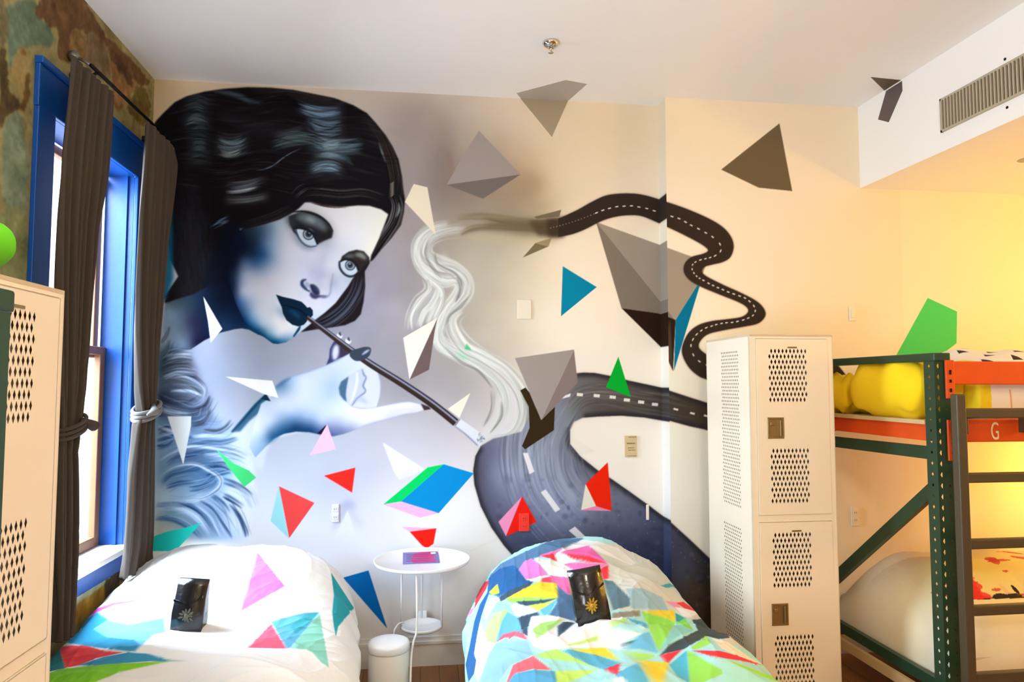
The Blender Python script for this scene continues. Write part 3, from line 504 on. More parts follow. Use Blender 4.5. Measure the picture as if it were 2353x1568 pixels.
# bit of the same road that shows beyond the locker
Q_ = crop(1900, 660, 3.41)
fill(Q_((60, 830), (94, 855), (90, 880), (60, 905)), (240, 222, 170), blur=.7)
for q, an in (((105, 737), .6), ((122, 790), .9), ((135, 850), 1.5), ((120, 925), 2.3)): dash(Q_(q)[0], an, 8, 4, (214, 200, 90), blur=.4)
# --- lower road
LR = R_((598, 192), (640, 188), (700, 190), (780, 205), (900, 235), (1000, 256), (1085, 275), (1130, 292), (1240, 328), (1360, 366), (1360, 515), (1240, 490), (1130, 460), (1085, 458), (980, 440), (850, 430), (720, 435), (635, 442), (585, 465), (562, 510), (562, 590), (620, 660), (720, 740), (800, 790), (900, 860), (1000, 932),
         (1090, 1000), (1135, 1035), (1250, 1140), (1370, 1255), (1500, 1370), (1660, 1500), (1800, 1700), (1500, 1700), (1200, 1560), (1000, 1480), (500, 1420), (350, 1330), (250, 1230), (190, 1160), (120, 1060), (60, 940), (25, 820), (18, 740), (30, 660), (62, 600), (130, 560), (200, 545), (290, 520), (330, 440), (420, 330), (520, 240))
LC = [(R_((x, y))[0][0], R_((x, y))[0][1], c) for x, y, c in [(700, 240, (84, 80, 80)), (700, 400, (74, 68, 66)), (900, 280, (72, 66, 62)), (900, 400, (66, 60, 56)), (1050, 340, (58, 52, 50)), (1250, 420, (54, 47, 40)), (1340, 430, (52, 44, 34)), (520, 420, (110, 116, 126)), (540, 560, (100, 104, 116)), (400, 560, (130, 140, 158)), (350, 620, (140, 150, 168)),
      (140, 640, (92, 96, 120)), (40, 760, (62, 60, 74)), (80, 900, (70, 72, 92)), (130, 760, (100, 108, 134)), (220, 760, (128, 138, 162)), (400, 760, (128, 138, 162)), (550, 760, (118, 128, 150)), (620, 740, (90, 94, 110)), (300, 900, (104, 112, 140)), (450, 1000, (108, 116, 144)), (600, 880, (128, 136, 160)), (200, 1100, (62, 66, 88)), (350, 1120, (58, 64, 92)), (700, 1050, (78, 86, 112)), (850, 900, (92, 96, 116)),
      (900, 1050, (72, 80, 110)), (850, 1180, (52, 58, 88)), (1050, 1080, (60, 66, 94)), (1050, 1250, (40, 46, 74)), (1200, 1150, (58, 58, 74)), (1200, 1300, (66, 72, 92)), (1320, 1300, (46, 44, 50)), (1250, 1420, (66, 60, 56)), (1340, 1400, (58, 52, 46)), (250, 1200, (50, 54, 74))]]
fill(LR, (150, 140, 130), blur=4, alpha=.35)
LC = [(x, y, tuple(min(255, v*1.12+8) for v in c)) for x, y, c in LC]
fill(LR, field(LC, .01, 10), blur=1.0, lab=8)
RM = clipmask(LR, .8)
for e in (((18, 740), (25, 820), (60, 940), (120, 1060), (190, 1160), (250, 1235)), ((562, 500), (564, 592), (620, 662), (720, 742), (850, 828), (1000, 934), (1135, 1037), (1250, 1142), (1370, 1257)), ((600, 194), (700, 192), (780, 207), (900, 237), (1085, 277), (1360, 368)), ((640, 440), (720, 434), (850, 430), (1085, 458), (1240, 488), (1360, 512)), ((60, 605), (30, 660), (20, 740))):
    stroke(R_(*e), 17, (44, 42, 48), blur=4, alpha=.85, clip=RM)
for k in range(240):
    o = random.uniform(-100, 92)
    g = R_((520, 330), (430, 480), (395, 640), (430, 840), (560, 1010), (700, 1140)); g = jit(g, o, 1.5)
    a = random.uniform(0, .5); n = len(g); q = spline(g); i0 = int(a*len(q)); i1 = min(len(q)-1, i0+int(random.uniform(.25, .5)*len(q)))
    stroke(q[i0:i1:4], [0, random.uniform(1, 3.4), random.uniform(1, 3), 0], random.choice([(156, 166, 188), (176, 186, 204), (84, 88, 108), (60, 62, 80), (146, 156, 180)]), blur=1.2, alpha=.4, clip=RM)
for k in range(110):
    o = random.uniform(-26, 26)
    g = jit(R_((560, 400), (640, 320), (780, 310), (950, 350), (1085, 370), (1350, 430)), o, 1)
    q = spline(g); i0 = random.randint(0, len(q)-12)
    stroke(q[i0:i0+10:3], [0, 1.5, 2, 0], random.choice([(120, 116, 114), (40, 36, 36), (96, 92, 92), (150, 148, 150)]) if g[0][0] else 0, blur=1, alpha=.28, clip=RM)
for k in range(420):
    x = random.uniform(150, 1360); y = random.uniform(760, 1500)
    fill(ell(*R_((x, y))[0], random.uniform(1, 9), random.uniform(1, 7)), random.choice([(120, 130, 160), (40, 44, 66), (90, 100, 136), (60, 64, 80)]), blur=random.uniform(1, 5), alpha=.28, clip=RM)
for k in range(130):
    x = random.uniform(350, 1350); y = random.uniform(900, 1450)
    fill(ell(*R_((x, y))[0], random.uniform(.5, 1.4), random.uniform(.5, 1.4)), (170, 184, 210), blur=.5, alpha=.6, clip=RM)
for q in (((297, 640), (325, 640), (362, 745), (335, 760)), ((398, 862), (425, 845), (508, 958), (480, 974)), ((556, 1078), (590, 1055), (690, 1150), (650, 1160)), ((515, 335), (530, 318), (568, 304), (562, 324))):
    fill(R_(*q), (232, 234, 240), blur=.6)
for x, y in ((618, 312), (713, 318), (803, 326), (883, 342), (963, 354), (1041, 367)): dash(R_((x, y))[0], .1, 14, 7, (236, 232, 226), blur=.5)
for x, y in ((1159, 394), (1252, 417), (1330, 431)): dash(R_((x, y))[0], .25, 11, 4, (238, 230, 214), blur=.4)

# --- painted shards, one label number each: (name of colour, facets)
SH = []
def shard(label, *facets, **k):
    n = 30+len(SH); SH.append(label)
    for pts, col in facets: fill(pts, col, blur=.45, lab=n, **k)
shard('grey pyramid shard painted beside the dark hair', (G_((838, 455), (1172, 805), (580, 888), (690, 690)), (160, 152, 150)), (G_((1172, 805), (870, 1000), (580, 888)), (118, 110, 106)))
stroke(G_((595, 620), (600, 700), (615, 780)), [8, 16, 4], (142, 120, 112), blur=5, alpha=.7)
shard('cream shard painted right of the hair', (G_((315, 882), (425, 908), (492, 1288), (245, 1025)), (236, 226, 204)))
shard('small grey shard painted under the fading road', (G_((1188, 1472), (1290, 1355), (1395, 1382)), (112, 102, 74)), (G_((1290, 1355), (1422, 1312), (1395, 1382)), (152, 138, 106)), alpha=.9)
shard('grey shard tip poking above the fading road', (G_((1280, 1145), (1497, 1088), (1482, 1143), (1300, 1160)), (112, 102, 82)), alpha=.9)
shard('pale arrowhead shard painted under the smoke, brown on one side', (S_((225, 693), (17, 815), (55, 1070)), (243, 240, 230)), (S_((226, 695), (210, 770), (175, 1010), (57, 1070)), (112, 93, 92)))
shard('cream sliver painted behind the cigarette holder', (H_((2095, 712), (1868, 872), (1985, 962)), (240, 236, 220)))
shard('teal blue triangle painted between the gem and the smoke', ([(1293, 612), (1371, 660), (1289, 727)], (0, 138, 178)))
shard('bright green triangle painted on the road bend', (R_((835, 98), (905, 326), (765, 270)), (0, 178, 52)))
shard('large grey and brown gem painted over the smoke and road', (R_((282, 288), (312, 272), (335, 300), (400, 455), (478, 380), (472, 512), (310, 620), (292, 602), (335, 500), (330, 380)), (54, 42, 24)), (R_((252, 106), (585, 58), (402, 456)), (164, 155, 150)), (R_((585, 58), (606, 245), (500, 352), (402, 456)), (138, 124, 120)))
shard('white shard painted under the chin', ([(467, 681), (511, 756), (484, 788), (478, 740)], (226, 230, 226)))
shard('long white shard painted over the wrist', (F_((540, 380), (862, 408), (905, 528), (800, 500)), (248, 250, 253)))
shard('grey-white spike painted over the fur coat', (F_((135, 655), (300, 655), (298, 720), (245, 990)), (200, 206, 206)))
shard('pink triangle painted below the hand', (M_((1015, 672), (1072, 618), (1080, 680)), (30, 26, 40)), (M_((1076, 615), (1128, 765), (970, 802)), (250, 196, 234)))
shard('bright green triangle painted on the fur coat', (F_((470, 880), (600, 985), (700, 1030), (750, 1080), (668, 1146), (560, 1012)), (72, 214, 124)))
shard('teal shard painted low beside the curtain', (F_((-40, 1520), (20, 1495), (130, 1455), (250, 1430), (372, 1393), (190, 1590), (-40, 1590)), (30, 176, 160)))
shard('small red triangle painted in the middle of the wall', (M_((1246, 876), (1226, 1027), (1057, 925)), (248, 46, 38)))
shard('red kite painted with a pale cyan side', (M_((787, 988), (1000, 1088), (848, 1300)), (244, 78, 78)), (M_((785, 990), (845, 1300), (736, 1197)), (160, 228, 238)))
shard('blue slab painted with green and pink edges', (M_((1413, 1098), (1680, 875), (1777, 856), (1520, 1080)), (0, 214, 104)), (M_((1777, 856), (1957, 910), (1746, 1150), (1520, 1080)), (0, 144, 216)), (M_((1413, 1098), (1520, 1080), (1746, 1150), (1635, 1177)), (248, 186, 230)))
T_ = crop(700, 1150, 3.75)
shard('red shard painted just above the round table', (T_((836, 230), (1135, 242), (905, 273)), (248, 184, 224)), (T_((905, 272), (1135, 242), (1110, 376), (1050, 418), (1005, 385)), (244, 36, 26)))
shard('red and pink triangle painted on the lower road', (R_((293, 885), (160, 1028), (202, 1110)), (246, 152, 198)), (R_((293, 885), (375, 1028), (203, 1111)), (242, 36, 22)))
shard('red shard painted with cream and pink facets at the road edge', (R_((775, 693), (650, 815), (710, 945), (798, 966)), (244, 42, 18)), (R_((650, 815), (625, 963), (710, 940)), (238, 232, 220)), (R_((625, 963), (710, 940), (798, 967)), (242, 146, 186)))
shard('long blue triangle painted between bed and round table', (T_((330, 668), (550, 605), (712, 1107)), (0, 112, 192)))
shard('dark olive-brown kite painted high on the right', ([(1791, 283), (1820.5, 439), (1743, 431), (1657, 389.5)], (112, 97, 72)))
# ------------------------------------------------------------ materials
def new_mat(name):
    m = bpy.data.materials.new(name); m.use_nodes = True
    return m, m.node_tree.nodes, m.node_tree.links, m.node_tree.nodes['Principled BSDF']
def mat(name, rgb, rough=.5, metal=0.0, noise=0.0, nscale=20.0, bump=0.0, bscale=60.0, trans=0.0, coat=0.0, sheen=0.0):
    m, N, L, P = new_mat(name); c = tuple(lin(rgb))+(1,)
    P.inputs['Base Color'].default_value = c; P.inputs['Roughness'].default_value = rough; P.inputs['Metallic'].default_value = metal
    if coat: P.inputs['Coat Weight'].default_value = coat
    if sheen: P.inputs['Sheen Weight'].default_value = sheen
    if noise or bump:
        tc = N.new('ShaderNodeTexCoord')
    if noise:
        t = N.new('ShaderNodeTexNoise'); t.inputs['Scale'].default_value = nscale; t.inputs['Detail'].default_value = 5
        mx = N.new('ShaderNodeMix'); mx.data_type = 'RGBA'; mx.inputs[6].default_value = tuple(v*(1-noise) for v in c[:3])+(1,); mx.inputs[7].default_value = tuple(min(1, v*(1+noise)) for v in c[:3])+(1,)
        L.new(tc.outputs['Object'], t.inputs['Vector']); L.new(t.outputs['Fac'], mx.inputs[0]); L.new(mx.outputs[2], P.inputs['Base Color'])
    if bump:
        t2 = N.new('ShaderNodeTexNoise'); t2.inputs['Scale'].default_value = bscale; t2.inputs['Detail'].default_value = 4
        b = N.new('ShaderNodeBump'); b.inputs['Strength'].default_value = bump; b.inputs['Distance'].default_value = .01
        L.new(tc.outputs['Object'], t2.inputs['Vector']); L.new(t2.outputs['Fac'], b.inputs['Height']); L.new(b.outputs['Normal'], P.inputs['Normal'])
    return m
def mat_attr(name, rough=.6, bump=0.0, bscale=40.0, sheen=0.0):
    m, N, L, P = new_mat(name); a = N.new('ShaderNodeAttribute'); a.attribute_name = 'paint'
    L.new(a.outputs['Color'], P.inputs['Base Color']); P.inputs['Roughness'].default_value = rough
    if sheen: P.inputs['Sheen Weight'].default_value = sheen
    if bump:
        tc = N.new('ShaderNodeTexCoord'); t = N.new('ShaderNodeTexNoise'); t.inputs['Scale'].default_value = bscale; t.inputs['Detail'].default_value = 6
        b = N.new('ShaderNodeBump'); b.inputs['Strength'].default_value = bump; b.inputs['Distance'].default_value = .01
        L.new(tc.outputs['Object'], t.inputs['Vector']); L.new(t.outputs['Fac'], b.inputs['Height']); L.new(b.outputs['Normal'], P.inputs['Normal'])
    return m
M_WALL = mat_attr('painted_plaster', .9, .03, 90); M_WALL.node_tree.nodes['Principled BSDF'].inputs['Specular IOR Level'].default_value = .02; M_PEEL = mat_attr('peeling_plaster', .85, .5, 28); M_PRINT = mat_attr('printed_cotton', .85, .55, 11, .0)
M_CEIL = mat('ceiling_white', (244, 243, 241), .8, bump=.02)
M_CREAM = mat('cream_wall', (240, 230, 212), .7, bump=.03)
M_BLUE = mat('blue_gloss_paint', (6, 74, 156), .35, noise=.12, nscale=9, bump=.05, bscale=30)
M_SILL = mat('white_sill', (235, 232, 226), .5); M_SASH = mat('brown_sash_wood', (140, 98, 66), .5, noise=.2, nscale=14)
M_CURT = mat('charcoal_curtain', (66, 57, 50), .95, noise=.1, nscale=120, bump=.1, bscale=300)
M_TIE = mat('curtain_tie', (120, 118, 116), .9); M_IRON = mat('black_iron', (20, 18, 18), .45, .6)
M_LOCK = mat('cream_locker_steel', (246, 232, 208), .38, noise=.02, nscale=4, bump=.01); M_LDARK = mat('locker_inside', (150, 128, 96), .7)
M_LATCH = mat('brass_grey_latch', (158, 138, 96), .35, .75); M_CHROME = mat('chrome', (215, 210, 200), .12, 1.0)
M_GREEN = mat('dark_green_rack_steel', (22, 62, 44), .4, noise=.1, nscale=10); M_ORANGE = mat('orange_beam_steel', (222, 78, 14), .45, noise=.08, nscale=12)
M_LADDER = mat('grey_ladder_steel', (84, 76, 60), .42, .3); M_PLY = mat('plywood_deck', (205, 178, 130), .6, noise=.15, nscale=8)
M_WHITE = mat('white_enamel', (240, 240, 242), .3); M_BIN = mat('white_bin_steel', (238, 234, 226), .28, coat=.3)
M_CORD = mat('white_cord', (235, 233, 228), .5); M_BLK = mat('black_glossy_paper', (26, 23, 26), .22, bump=.25, bscale=22, coat=.3)
M_GOLD = mat('gold_print', (190, 150, 50), .35, .6); M_MATT = mat('white_mattress', (226, 220, 208), .9); M_BASE = mat('bed_base_fabric', (60, 54, 50), .9)
M_FRAME = mat('dark_bed_wood', (60, 44, 32), .5)
M_GRILLE = mat('vent_grille', (178, 168, 146), .5); M_VDARK = mat('vent_shade', (46, 38, 26), .8)
M_PLATE = mat('cream_plastic_plate', (240, 230, 212), .4); M_SIGN = mat('tan_paper_sign', (206, 184, 140), .6); M_INK = mat('brown_ink', (120, 98, 52), .7)
M_LIME = mat('lime_blanket', (96, 200, 18), .9, noise=.1, nscale=20)
M_YEL = mat('yellow_cotton', (250, 214, 12), .9, noise=.05, nscale=6, bump=.1, bscale=12)
def wood_floor():
    m, N, L, P = new_mat('wood_floor'); tc = N.new('ShaderNodeTexCoord'); mp = N.new('ShaderNodeMapping'); mp.inputs['Rotation'].default_value[2] = math.pi/2
    br = N.new('ShaderNodeTexBrick'); br.inputs['Scale'].default_value = 1; br.inputs['Brick Width'].default_value = 1.6; br.inputs['Row Height'].default_value = .11; br.inputs['Mortar Size'].default_value = .002
    br.inputs['Color1'].default_value = tuple(lin((176, 116, 58)))+(1,); br.inputs['Color2'].default_value = tuple(lin((146, 90, 44)))+(1,); br.inputs['Mortar'].default_value = tuple(lin((60, 34, 16)))+(1,)
    nz = N.new('ShaderNodeTexNoise'); nz.inputs['Scale'].default_value = 3; nz.inputs['Detail'].default_value = 8; mp2 = N.new('ShaderNodeMapping'); mp2.inputs['Scale'].default_value = (14, 1.2, 1)
    mx = N.new('ShaderNodeMix'); mx.data_type = 'RGBA'; mx.blend_type = 'MULTIPLY'; mx.inputs[0].default_value = .55
    rp = N.new('ShaderNodeValToRGB'); rp.color_ramp.elements[0].color = (.35, .35, .35, 1); rp.color_ramp.elements[1].color = (1.2, 1.2, 1.2, 1)
    L.new(tc.outputs['Object'], mp.inputs['Vector']); L.new(mp.outputs['Vector'], br.inputs['Vector']); L.new(tc.outputs['Object'], mp2.inputs['Vector']); L.new(mp2.outputs['Vector'], nz.inputs['Vector'])
    L.new(nz.outputs['Fac'], rp.inputs['Fac']); L.new(br.outputs['Color'], mx.inputs[6]); L.new(rp.outputs['Color'], mx.inputs[7]); L.new(mx.outputs[2], P.inputs['Base Color']); P.inputs['Roughness'].default_value = .4
    return m
M_FLOOR = wood_floor()

# ------------------------------------------------------------ mesh helpers
SC = bpy.context.scene.collection
def link(name, me, m=None, parent=None, mats=None):
    o = bpy.data.objects.new(name, me); SC.objects.link(o)
    for k in (mats or ([m] if m else [])): me.materials.append(k)
    if parent is not None: o.parent = parent; o.matrix_parent_inverse = parent.matrix_basis.inverted()
    return o
def tag(o, label=None, cat=None, group=None, kind=None):
    if label: o['label'] = label
    if cat: o['category'] = cat
    if group: o['group'] = group
    if kind: o['kind'] = kind
    return o
def thing(name, loc, label, cat, group=None, kind=None):
    o = bpy.data.objects.new(name, None); SC.objects.link(o); o.location = loc; o.empty_display_size = .1
    return tag(o, label, cat, group, kind)
class MB:
    def __init__(s): s.v = []; s.f = []; s.m = []; s.sm = []
    def add(s, vs, fs, mi=0, sm=False):
        b = len(s.v); s.v += [tuple(v) for v in vs]; s.f += [tuple(i+b for i in f) for f in fs]; s.m += [mi]*len(fs); s.sm += [sm]*len(fs); return s
    def box(s, x0, x1, y0, y1, z0, z1, mi=0):
        v = [(x, y, z) for z in (z0, z1) for y in (y0, y1) for x in (x0, x1)]
        return s.add(v, [(0, 2, 3, 1), (4, 5, 7, 6), (0, 1, 5, 4), (2, 6, 7, 3), (0, 4, 6, 2), (1, 3, 7, 5)], mi)
    def bbox(s, x0, x1, y0, y1, z0, z1, b=.004, mi=0):
        """box with chamfered edges"""
        bm = __import__('bmesh').new(); __import__('bmesh').ops.create_cube(bm, size=1)
        for v in bm.verts: v.co = Vector(((x0+x1)/2+v.co.x*(x1-x0), (y0+y1)/2+v.co.y*(y1-y0), (z0+z1)/2+v.co.z*(z1-z0)))
        __import__('bmesh').ops.bevel(bm, geom=list(bm.edges), offset=min(b, .45*min(x1-x0, y1-y0, z1-z0)), segments=2, profile=.5, affect='EDGES')
        bm.verts.ensure_lookup_table(); s.add([v.co[:] for v in bm.verts], [[v.index for v in f.verts] for f in bm.faces], mi); bm.free(); return s
    def bar(s, a, b, w, h, up=(0, 0, 1), mi=0):
        a, b = Vector(a), Vector(b); d = (b-a).normalized(); u = Vector(up); r = d.cross(u).normalized(); u = r.cross(d)
        v = [p+r*sx*w/2+u*sy*h/2 for p in (a, b) for sx, sy in ((-1, -1), (1, -1), (1, 1), (-1, 1))]
        return s.add(v, [(3, 2, 1, 0), (4, 5, 6, 7), (0, 1, 5, 4), (1, 2, 6, 5), (2, 3, 7, 6), (3, 0, 4, 7)], mi)
    def tube(s, pts, r, n=10, mi=0, cap=True):
        P = [Vector(p) for p in pts]; rs = r if hasattr(r, '__len__') else [r]*len(P); vs = []; fs = []; prev = None
        for i, p in enumerate(P):
            d = (P[min(i+1, len(P)-1)]-P[max(i-1, 0)]).normalized()
            if prev is None: prev = d.orthogonal().normalized()
            a = (prev-d*prev.dot(d)).normalized(); prev = a; b = d.cross(a)
            vs += [p+a*math.cos(t)*rs[i]+b*math.sin(t)*rs[i] for t in (2*math.pi*k/n for k in range(n))]
        for i in range(len(P)-1):
            for k in range(n): fs.append((i*n+k, i*n+(k+1) % n, (i+1)*n+(k+1) % n, (i+1)*n+k))
        if cap: fs += [tuple(range(n))[::-1], tuple((len(P)-1)*n+k for k in range(n))]
        return s.add(vs, fs, mi, True)
    def lathe(s, prof, c=(0, 0, 0), n=48, mi=0, sm=True, axis='z'):
        vs = []; fs = []
        for r, z in prof:
            for k in range(n):
                t = 2*math.pi*k/n; p = (r*math.cos(t), r*math.sin(t), z)
                if axis == 'x': p = (z, p[0], p[1])
                vs.append((c[0]+p[0], c[1]+p[1], c[2]+p[2]))
        for i in range(len(prof)-1):
            for k in range(n): fs.append((i*n+k, i*n+(k+1) % n, (i+1)*n+(k+1) % n, (i+1)*n+k))
        if prof[0][0] > 0: fs.append(tuple(range(n))[::-1])
        if prof[-1][0] > 0: fs.append(tuple((len(prof)-1)*n+k for k in range(n)))
        return s.add(vs, fs, mi, sm)
    def prism(s, pts, d, mi=0):
        """flat polygon (3D points) given thickness vector d"""
        n = len(pts); P = [Vector(p) for p in pts]; d = Vector(d)
        return s.add(P+[p+d for p in P], [tuple(range(n))[::-1], tuple(range(n, 2*n))]+[(i, (i+1) % n, n+(i+1) % n, n+i) for i in range(n)], mi)
    def build(s, name, m=None, parent=None, mats=None, label=None, bevel=0.0, kind=None):
        me = bpy.data.meshes.new(name)
        me.from_pydata(s.v, [], s.f); me.polygons.foreach_set('material_index', s.m); me.polygons.foreach_set('use_smooth', s.sm)
        bm = __import__('bmesh').new(); bm.from_mesh(me); __import__('bmesh').ops.recalc_face_normals(bm, faces=bm.faces); bm.to_mesh(me); bm.free()
        o = link(name, me, m, parent, mats)
        if bevel: b = o.modifiers.new('bevel', 'BEVEL'); b.width = bevel; b.segments = 2; b.limit_method = 'ANGLE'
        if label: o['label'] = label
        if kind: o['kind'] = kind
        return o
def grid_mesh(name, V, Fc, col, m, parent=None, smooth=False):
    me = bpy.data.meshes.new(name); me.vertices.add(len(V)); me.vertices.foreach_set('co', np.ascontiguousarray(V, dtype=np.float32).ravel())
    n = len(Fc); me.loops.add(n*4); me.polygons.add(n); me.loops.foreach_set('vertex_index', np.ascontiguousarray(Fc, dtype=np.int32).ravel())
    me.polygons.foreach_set('loop_start', np.arange(0, n*4, 4, dtype=np.int32)); me.polygons.foreach_set('loop_total', np.full(n, 4, dtype=np.int32))
    if smooth: me.polygons.foreach_set('use_smooth', np.ones(n, dtype=bool))
    me.update(calc_edges=True)
    a = me.color_attributes.new('paint', 'FLOAT_COLOR', 'POINT'); c = np.ones((len(V), 4), dtype=np.float32); c[:, :3] = col; a.data.foreach_set('color', c.ravel())
    return link(name, me, m, parent)
def paint_lin(a, g=1.0): return np.clip(lin(np.clip(a, 0, 255))*g, 0.004, .88)

# ------------------------------------------------------------ back wall and its mural
def rect_faces(h, w, off):
    i = np.arange(h*w).reshape(h, w)+off
    return np.stack([i[:-1, :-1], i[:-1, 1:], i[1:, 1:], i[1:, :-1]], -1)
pieces = []   # (verts, colours, faces, face labels)
off = 0
def add_piece(V, C, L):
    global off
    h, w = L.shape; Fq = rect_faces(h, w, off); pieces.append((V.reshape(-1, 3), C.reshape(-1, 3), Fq.reshape(-1, 4), L[:-1, :-1].ravel())); off += h*w
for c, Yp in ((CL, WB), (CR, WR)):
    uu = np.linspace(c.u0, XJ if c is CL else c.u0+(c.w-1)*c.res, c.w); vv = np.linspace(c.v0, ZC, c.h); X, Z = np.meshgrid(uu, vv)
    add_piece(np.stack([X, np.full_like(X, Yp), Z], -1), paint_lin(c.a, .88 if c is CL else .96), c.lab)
zz = np.linspace(CL.v0, ZC, CL.h); x1 = CL.u0+(CL.w-1)*CL.res
jl = np.stack([CL.lab[:, -1]]*2, 1); jc = np.stack([paint_lin(CL.a[:, -1], .88)]*2, 1)
add_piece(np.stack([np.full((CL.h, 2), CR.u0), np.tile([WB, WR], (CL.h, 1)), np.stack([zz, zz], 1)], -1), jc, jl)
zz = np.linspace(CR.v0, ZC, CR.h); xe = CR.u0+(CR.w-1)*CR.res
add_piece(np.stack([np.tile([xe, 5.7], (CR.h, 1)), np.full((CR.h, 2), WR), np.stack([zz, zz], 1)], -1), np.stack([paint_lin(CR.a[:, -1])]*2, 1), np.zeros((CR.h, 2), int))
# strip along the floor
for a, b, Yp, cc in ((XL, CR.u0, WB, (240, 236, 228)), (CR.u0, 5.7, WR, (240, 226, 200))):
    add_piece(np.array([[[a, Yp, 0], [b, Yp, 0]], [[a, Yp, ZB0], [b, Yp, ZB0]]], float), np.tile(paint_lin(np.array(cc, float)), (2, 2, 1)), np.zeros((2, 2), int))
PV = np.concatenate([p[0] for p in pieces]); PC = np.concatenate([p[1] for p in pieces]); PF = np.concatenate([p[2] for p in pieces]); PL = np.concatenate([p[3] for p in pieces])
def from_labels(name, labs, parent=None):
    F = PF[np.isin(PL, labs)]; used, inv = np.unique(F.ravel(), return_inverse=True)
    return grid_mesh(name, PV[used], inv.reshape(-1, 4), PC[used], M_WALL, parent)
mural = thing('wall_mural', (0, WB, 0), 'airbrushed mural of a black-haired woman with a long cigarette holder, a road and scattered shards', 'mural')
parts = [('painted_hair', [1], 'glossy black bobbed hair'), ('painted_face', [2, 3], 'pale grey-blue face and neck with dark lips'), ('painted_fur_coat', [4], 'streaky blue-grey fur'), ('painted_hand', [5], 'pale hand with the fingers around the holder'),
         ('painted_cigarette_holder', [6], 'long dark holder with a white cigarette'), ('painted_smoke', [7], 'curling white-grey smoke'), ('painted_road', [8], 'dark asphalt road with white dashes'),
         ('painted_shard', [20, 21], 'large hanging gem in taupe, black and teal'), ('painted_shard', [61], 'faint white cone low beside the bed'), ('painted_shard', [62], 'white shard fading out above the blue slab')]
parts += [('painted_shard', [30+i], l) for i, l in enumerate(SH)]
done = []
for n, l, lb in parts:
    if np.isin(PL, l).any(): from_labels(n, l, mural)['label'] = lb; done += l
tag(from_labels('wall_back', [l for l in np.unique(PL) if l not in done]), kind='structure')

# ------------------------------------------------------------ left wall: old peeling plaster
planeL = lambda x, y: (lambda v: (v.y, v.z))(atX(x, y, XL))
CW = Canvas(planeL, 1.2, WB, 0.0, ZC, 0.0075, (140, 134, 88), 0.0024)
L6 = crop(0, 0, 5.2275); L1 = crop(0, 0, 1.96); L2 = crop(0, 768, 1.96)
def wob(pts, amp=6, n=5):
    q = spline(pts, True, n); return q+RNG.normal(0, amp, q.shape)
CWd = [(L6((60, 100), (400, 0), (460, 200), (620, 380), (600, 560), (400, 560), (220, 600), (120, 800), (90, 500)), (88, 116, 98)),
       (L1((20, 560), (90, 520), (120, 700), (110, 940), (30, 960), (10, 760)), (104, 126, 106)),
       (L1((0, 980), (110, 960), (100, 1280), (0, 1300)), (118, 128, 88)),
       (L6((450, 80), (560, -60), (960, -60), (1250, 400), (1560, 700), (1780, 960), (1760, 1020), (1600, 1000), (1500, 900), (1330, 720), (1280, 560), (1100, 400), (1050, 420), (960, 360), (870, 380), (850, 620), (900, 740), (700, 700), (690, 360), (600, 340), (520, 240), (450, 230)), (92, 60, 22)),
       (L6((870, 380), (960, 370), (1010, 440), (1000, 720), (900, 740), (840, 600)), (122, 92, 42)),
       (L6((1060, 420), (1140, 390), (1270, 560), (1310, 720), (1300, 1000), (1150, 900), (1020, 780), (1000, 600)), (112, 92, 64)),
       (L6((1320, 740), (1480, 860), (1640, 1030), (1460, 1310), (1400, 1330), (1350, 1200), (1340, 960)), (138, 98, 54)),
       (L6((1360, 640), (1450, 700), (1560, 880), (1600, 1020), (1560, 1050), (1480, 900), (1420, 860)), (70, 40, 12)),
       (L6((1640, 1040), (1740, 1090), (1810, 1290), (1760, 1480), (1720, 1520), (1600, 1420), (1530, 1300)), (92, 74, 12)),
       (L6((0, 580), (60, 600), (90, 900), (120, 1100), (200, 1180), (250, 1290), (140, 1360), (60, 1420), (0, 1500)), (62, 44, 8)),
       (L6((250, 590), (300, 590), (330, 690), (260, 660)), (116, 84, 28)),
       (L6((300, 920), (350, 900), (350, 1180), (310, 1320), (250, 1320), (280, 1100)), (88, 62, 10)),
       (L6((210, 700), (380, 700), (300, 900), (260, 1180), (180, 1000), (120, 900)), (150, 132, 84)),
       (L6((0, -40), (50, 40), (110, 300), (60, 540), (0, 560)), (96, 90, 58)),
       (L2((300, 1260), (400, 1180), (500, 1100), (545, 1060), (540, 1130), (450, 1210), (330, 1320), (290, 1350)), (178, 128, 22)),
       (L2((310, 1190), (420, 1130), (520, 1070), (500, 1110), (400, 1180), (310, 1240)), (186, 190, 158)), (L2((480, 1110), (540, 1060), (560, 1100), (470, 1200)), (70, 46, 14))]
for k in range(70):
    y, z = random.uniform(1.3, 4.3), random.uniform(.1, 3.5); r = random.uniform(.04, .22); pts = [(y+r*random.uniform(.5, 1.2)*math.cos(t), z+r*1.3*random.uniform(.5, 1.2)*math.sin(t)) for t in np.linspace(0, 6.28, 9)[:-1]]
    f0 = CW.fn; CW.fn = lambda a, b: (a, b); CW.fill(spline(pts, True, 4), random.choice([(104, 120, 92), (112, 92, 50), (140, 126, 76), (92, 66, 30)]), blur=3, alpha=.35); CW.fn = f0
for pts, col in CWd: CW.fill(wob(pts, 2.0, 9), col, blur=1.6, alpha=.9)
for sc_, am in ((2, 6), (5, 7), (12, 7), (30, 6)): CW.a += mottle(CW, am, sc_, sc_)[..., None]
yy = np.linspace(1.2, WB, CW.w); zz = np.linspace(0, ZC, CW.h); Yg, Zg = np.meshgrid(yy, zz)
WY0, WY1, WZ0, WZ1 = 3.20, 4.09, .815, 2.85
Fq = rect_faces(CW.h, CW.w, 0); cyv, czv = Yg[:-1, :-1]+CW.res/2, Zg[:-1, :-1]+CW.res/2
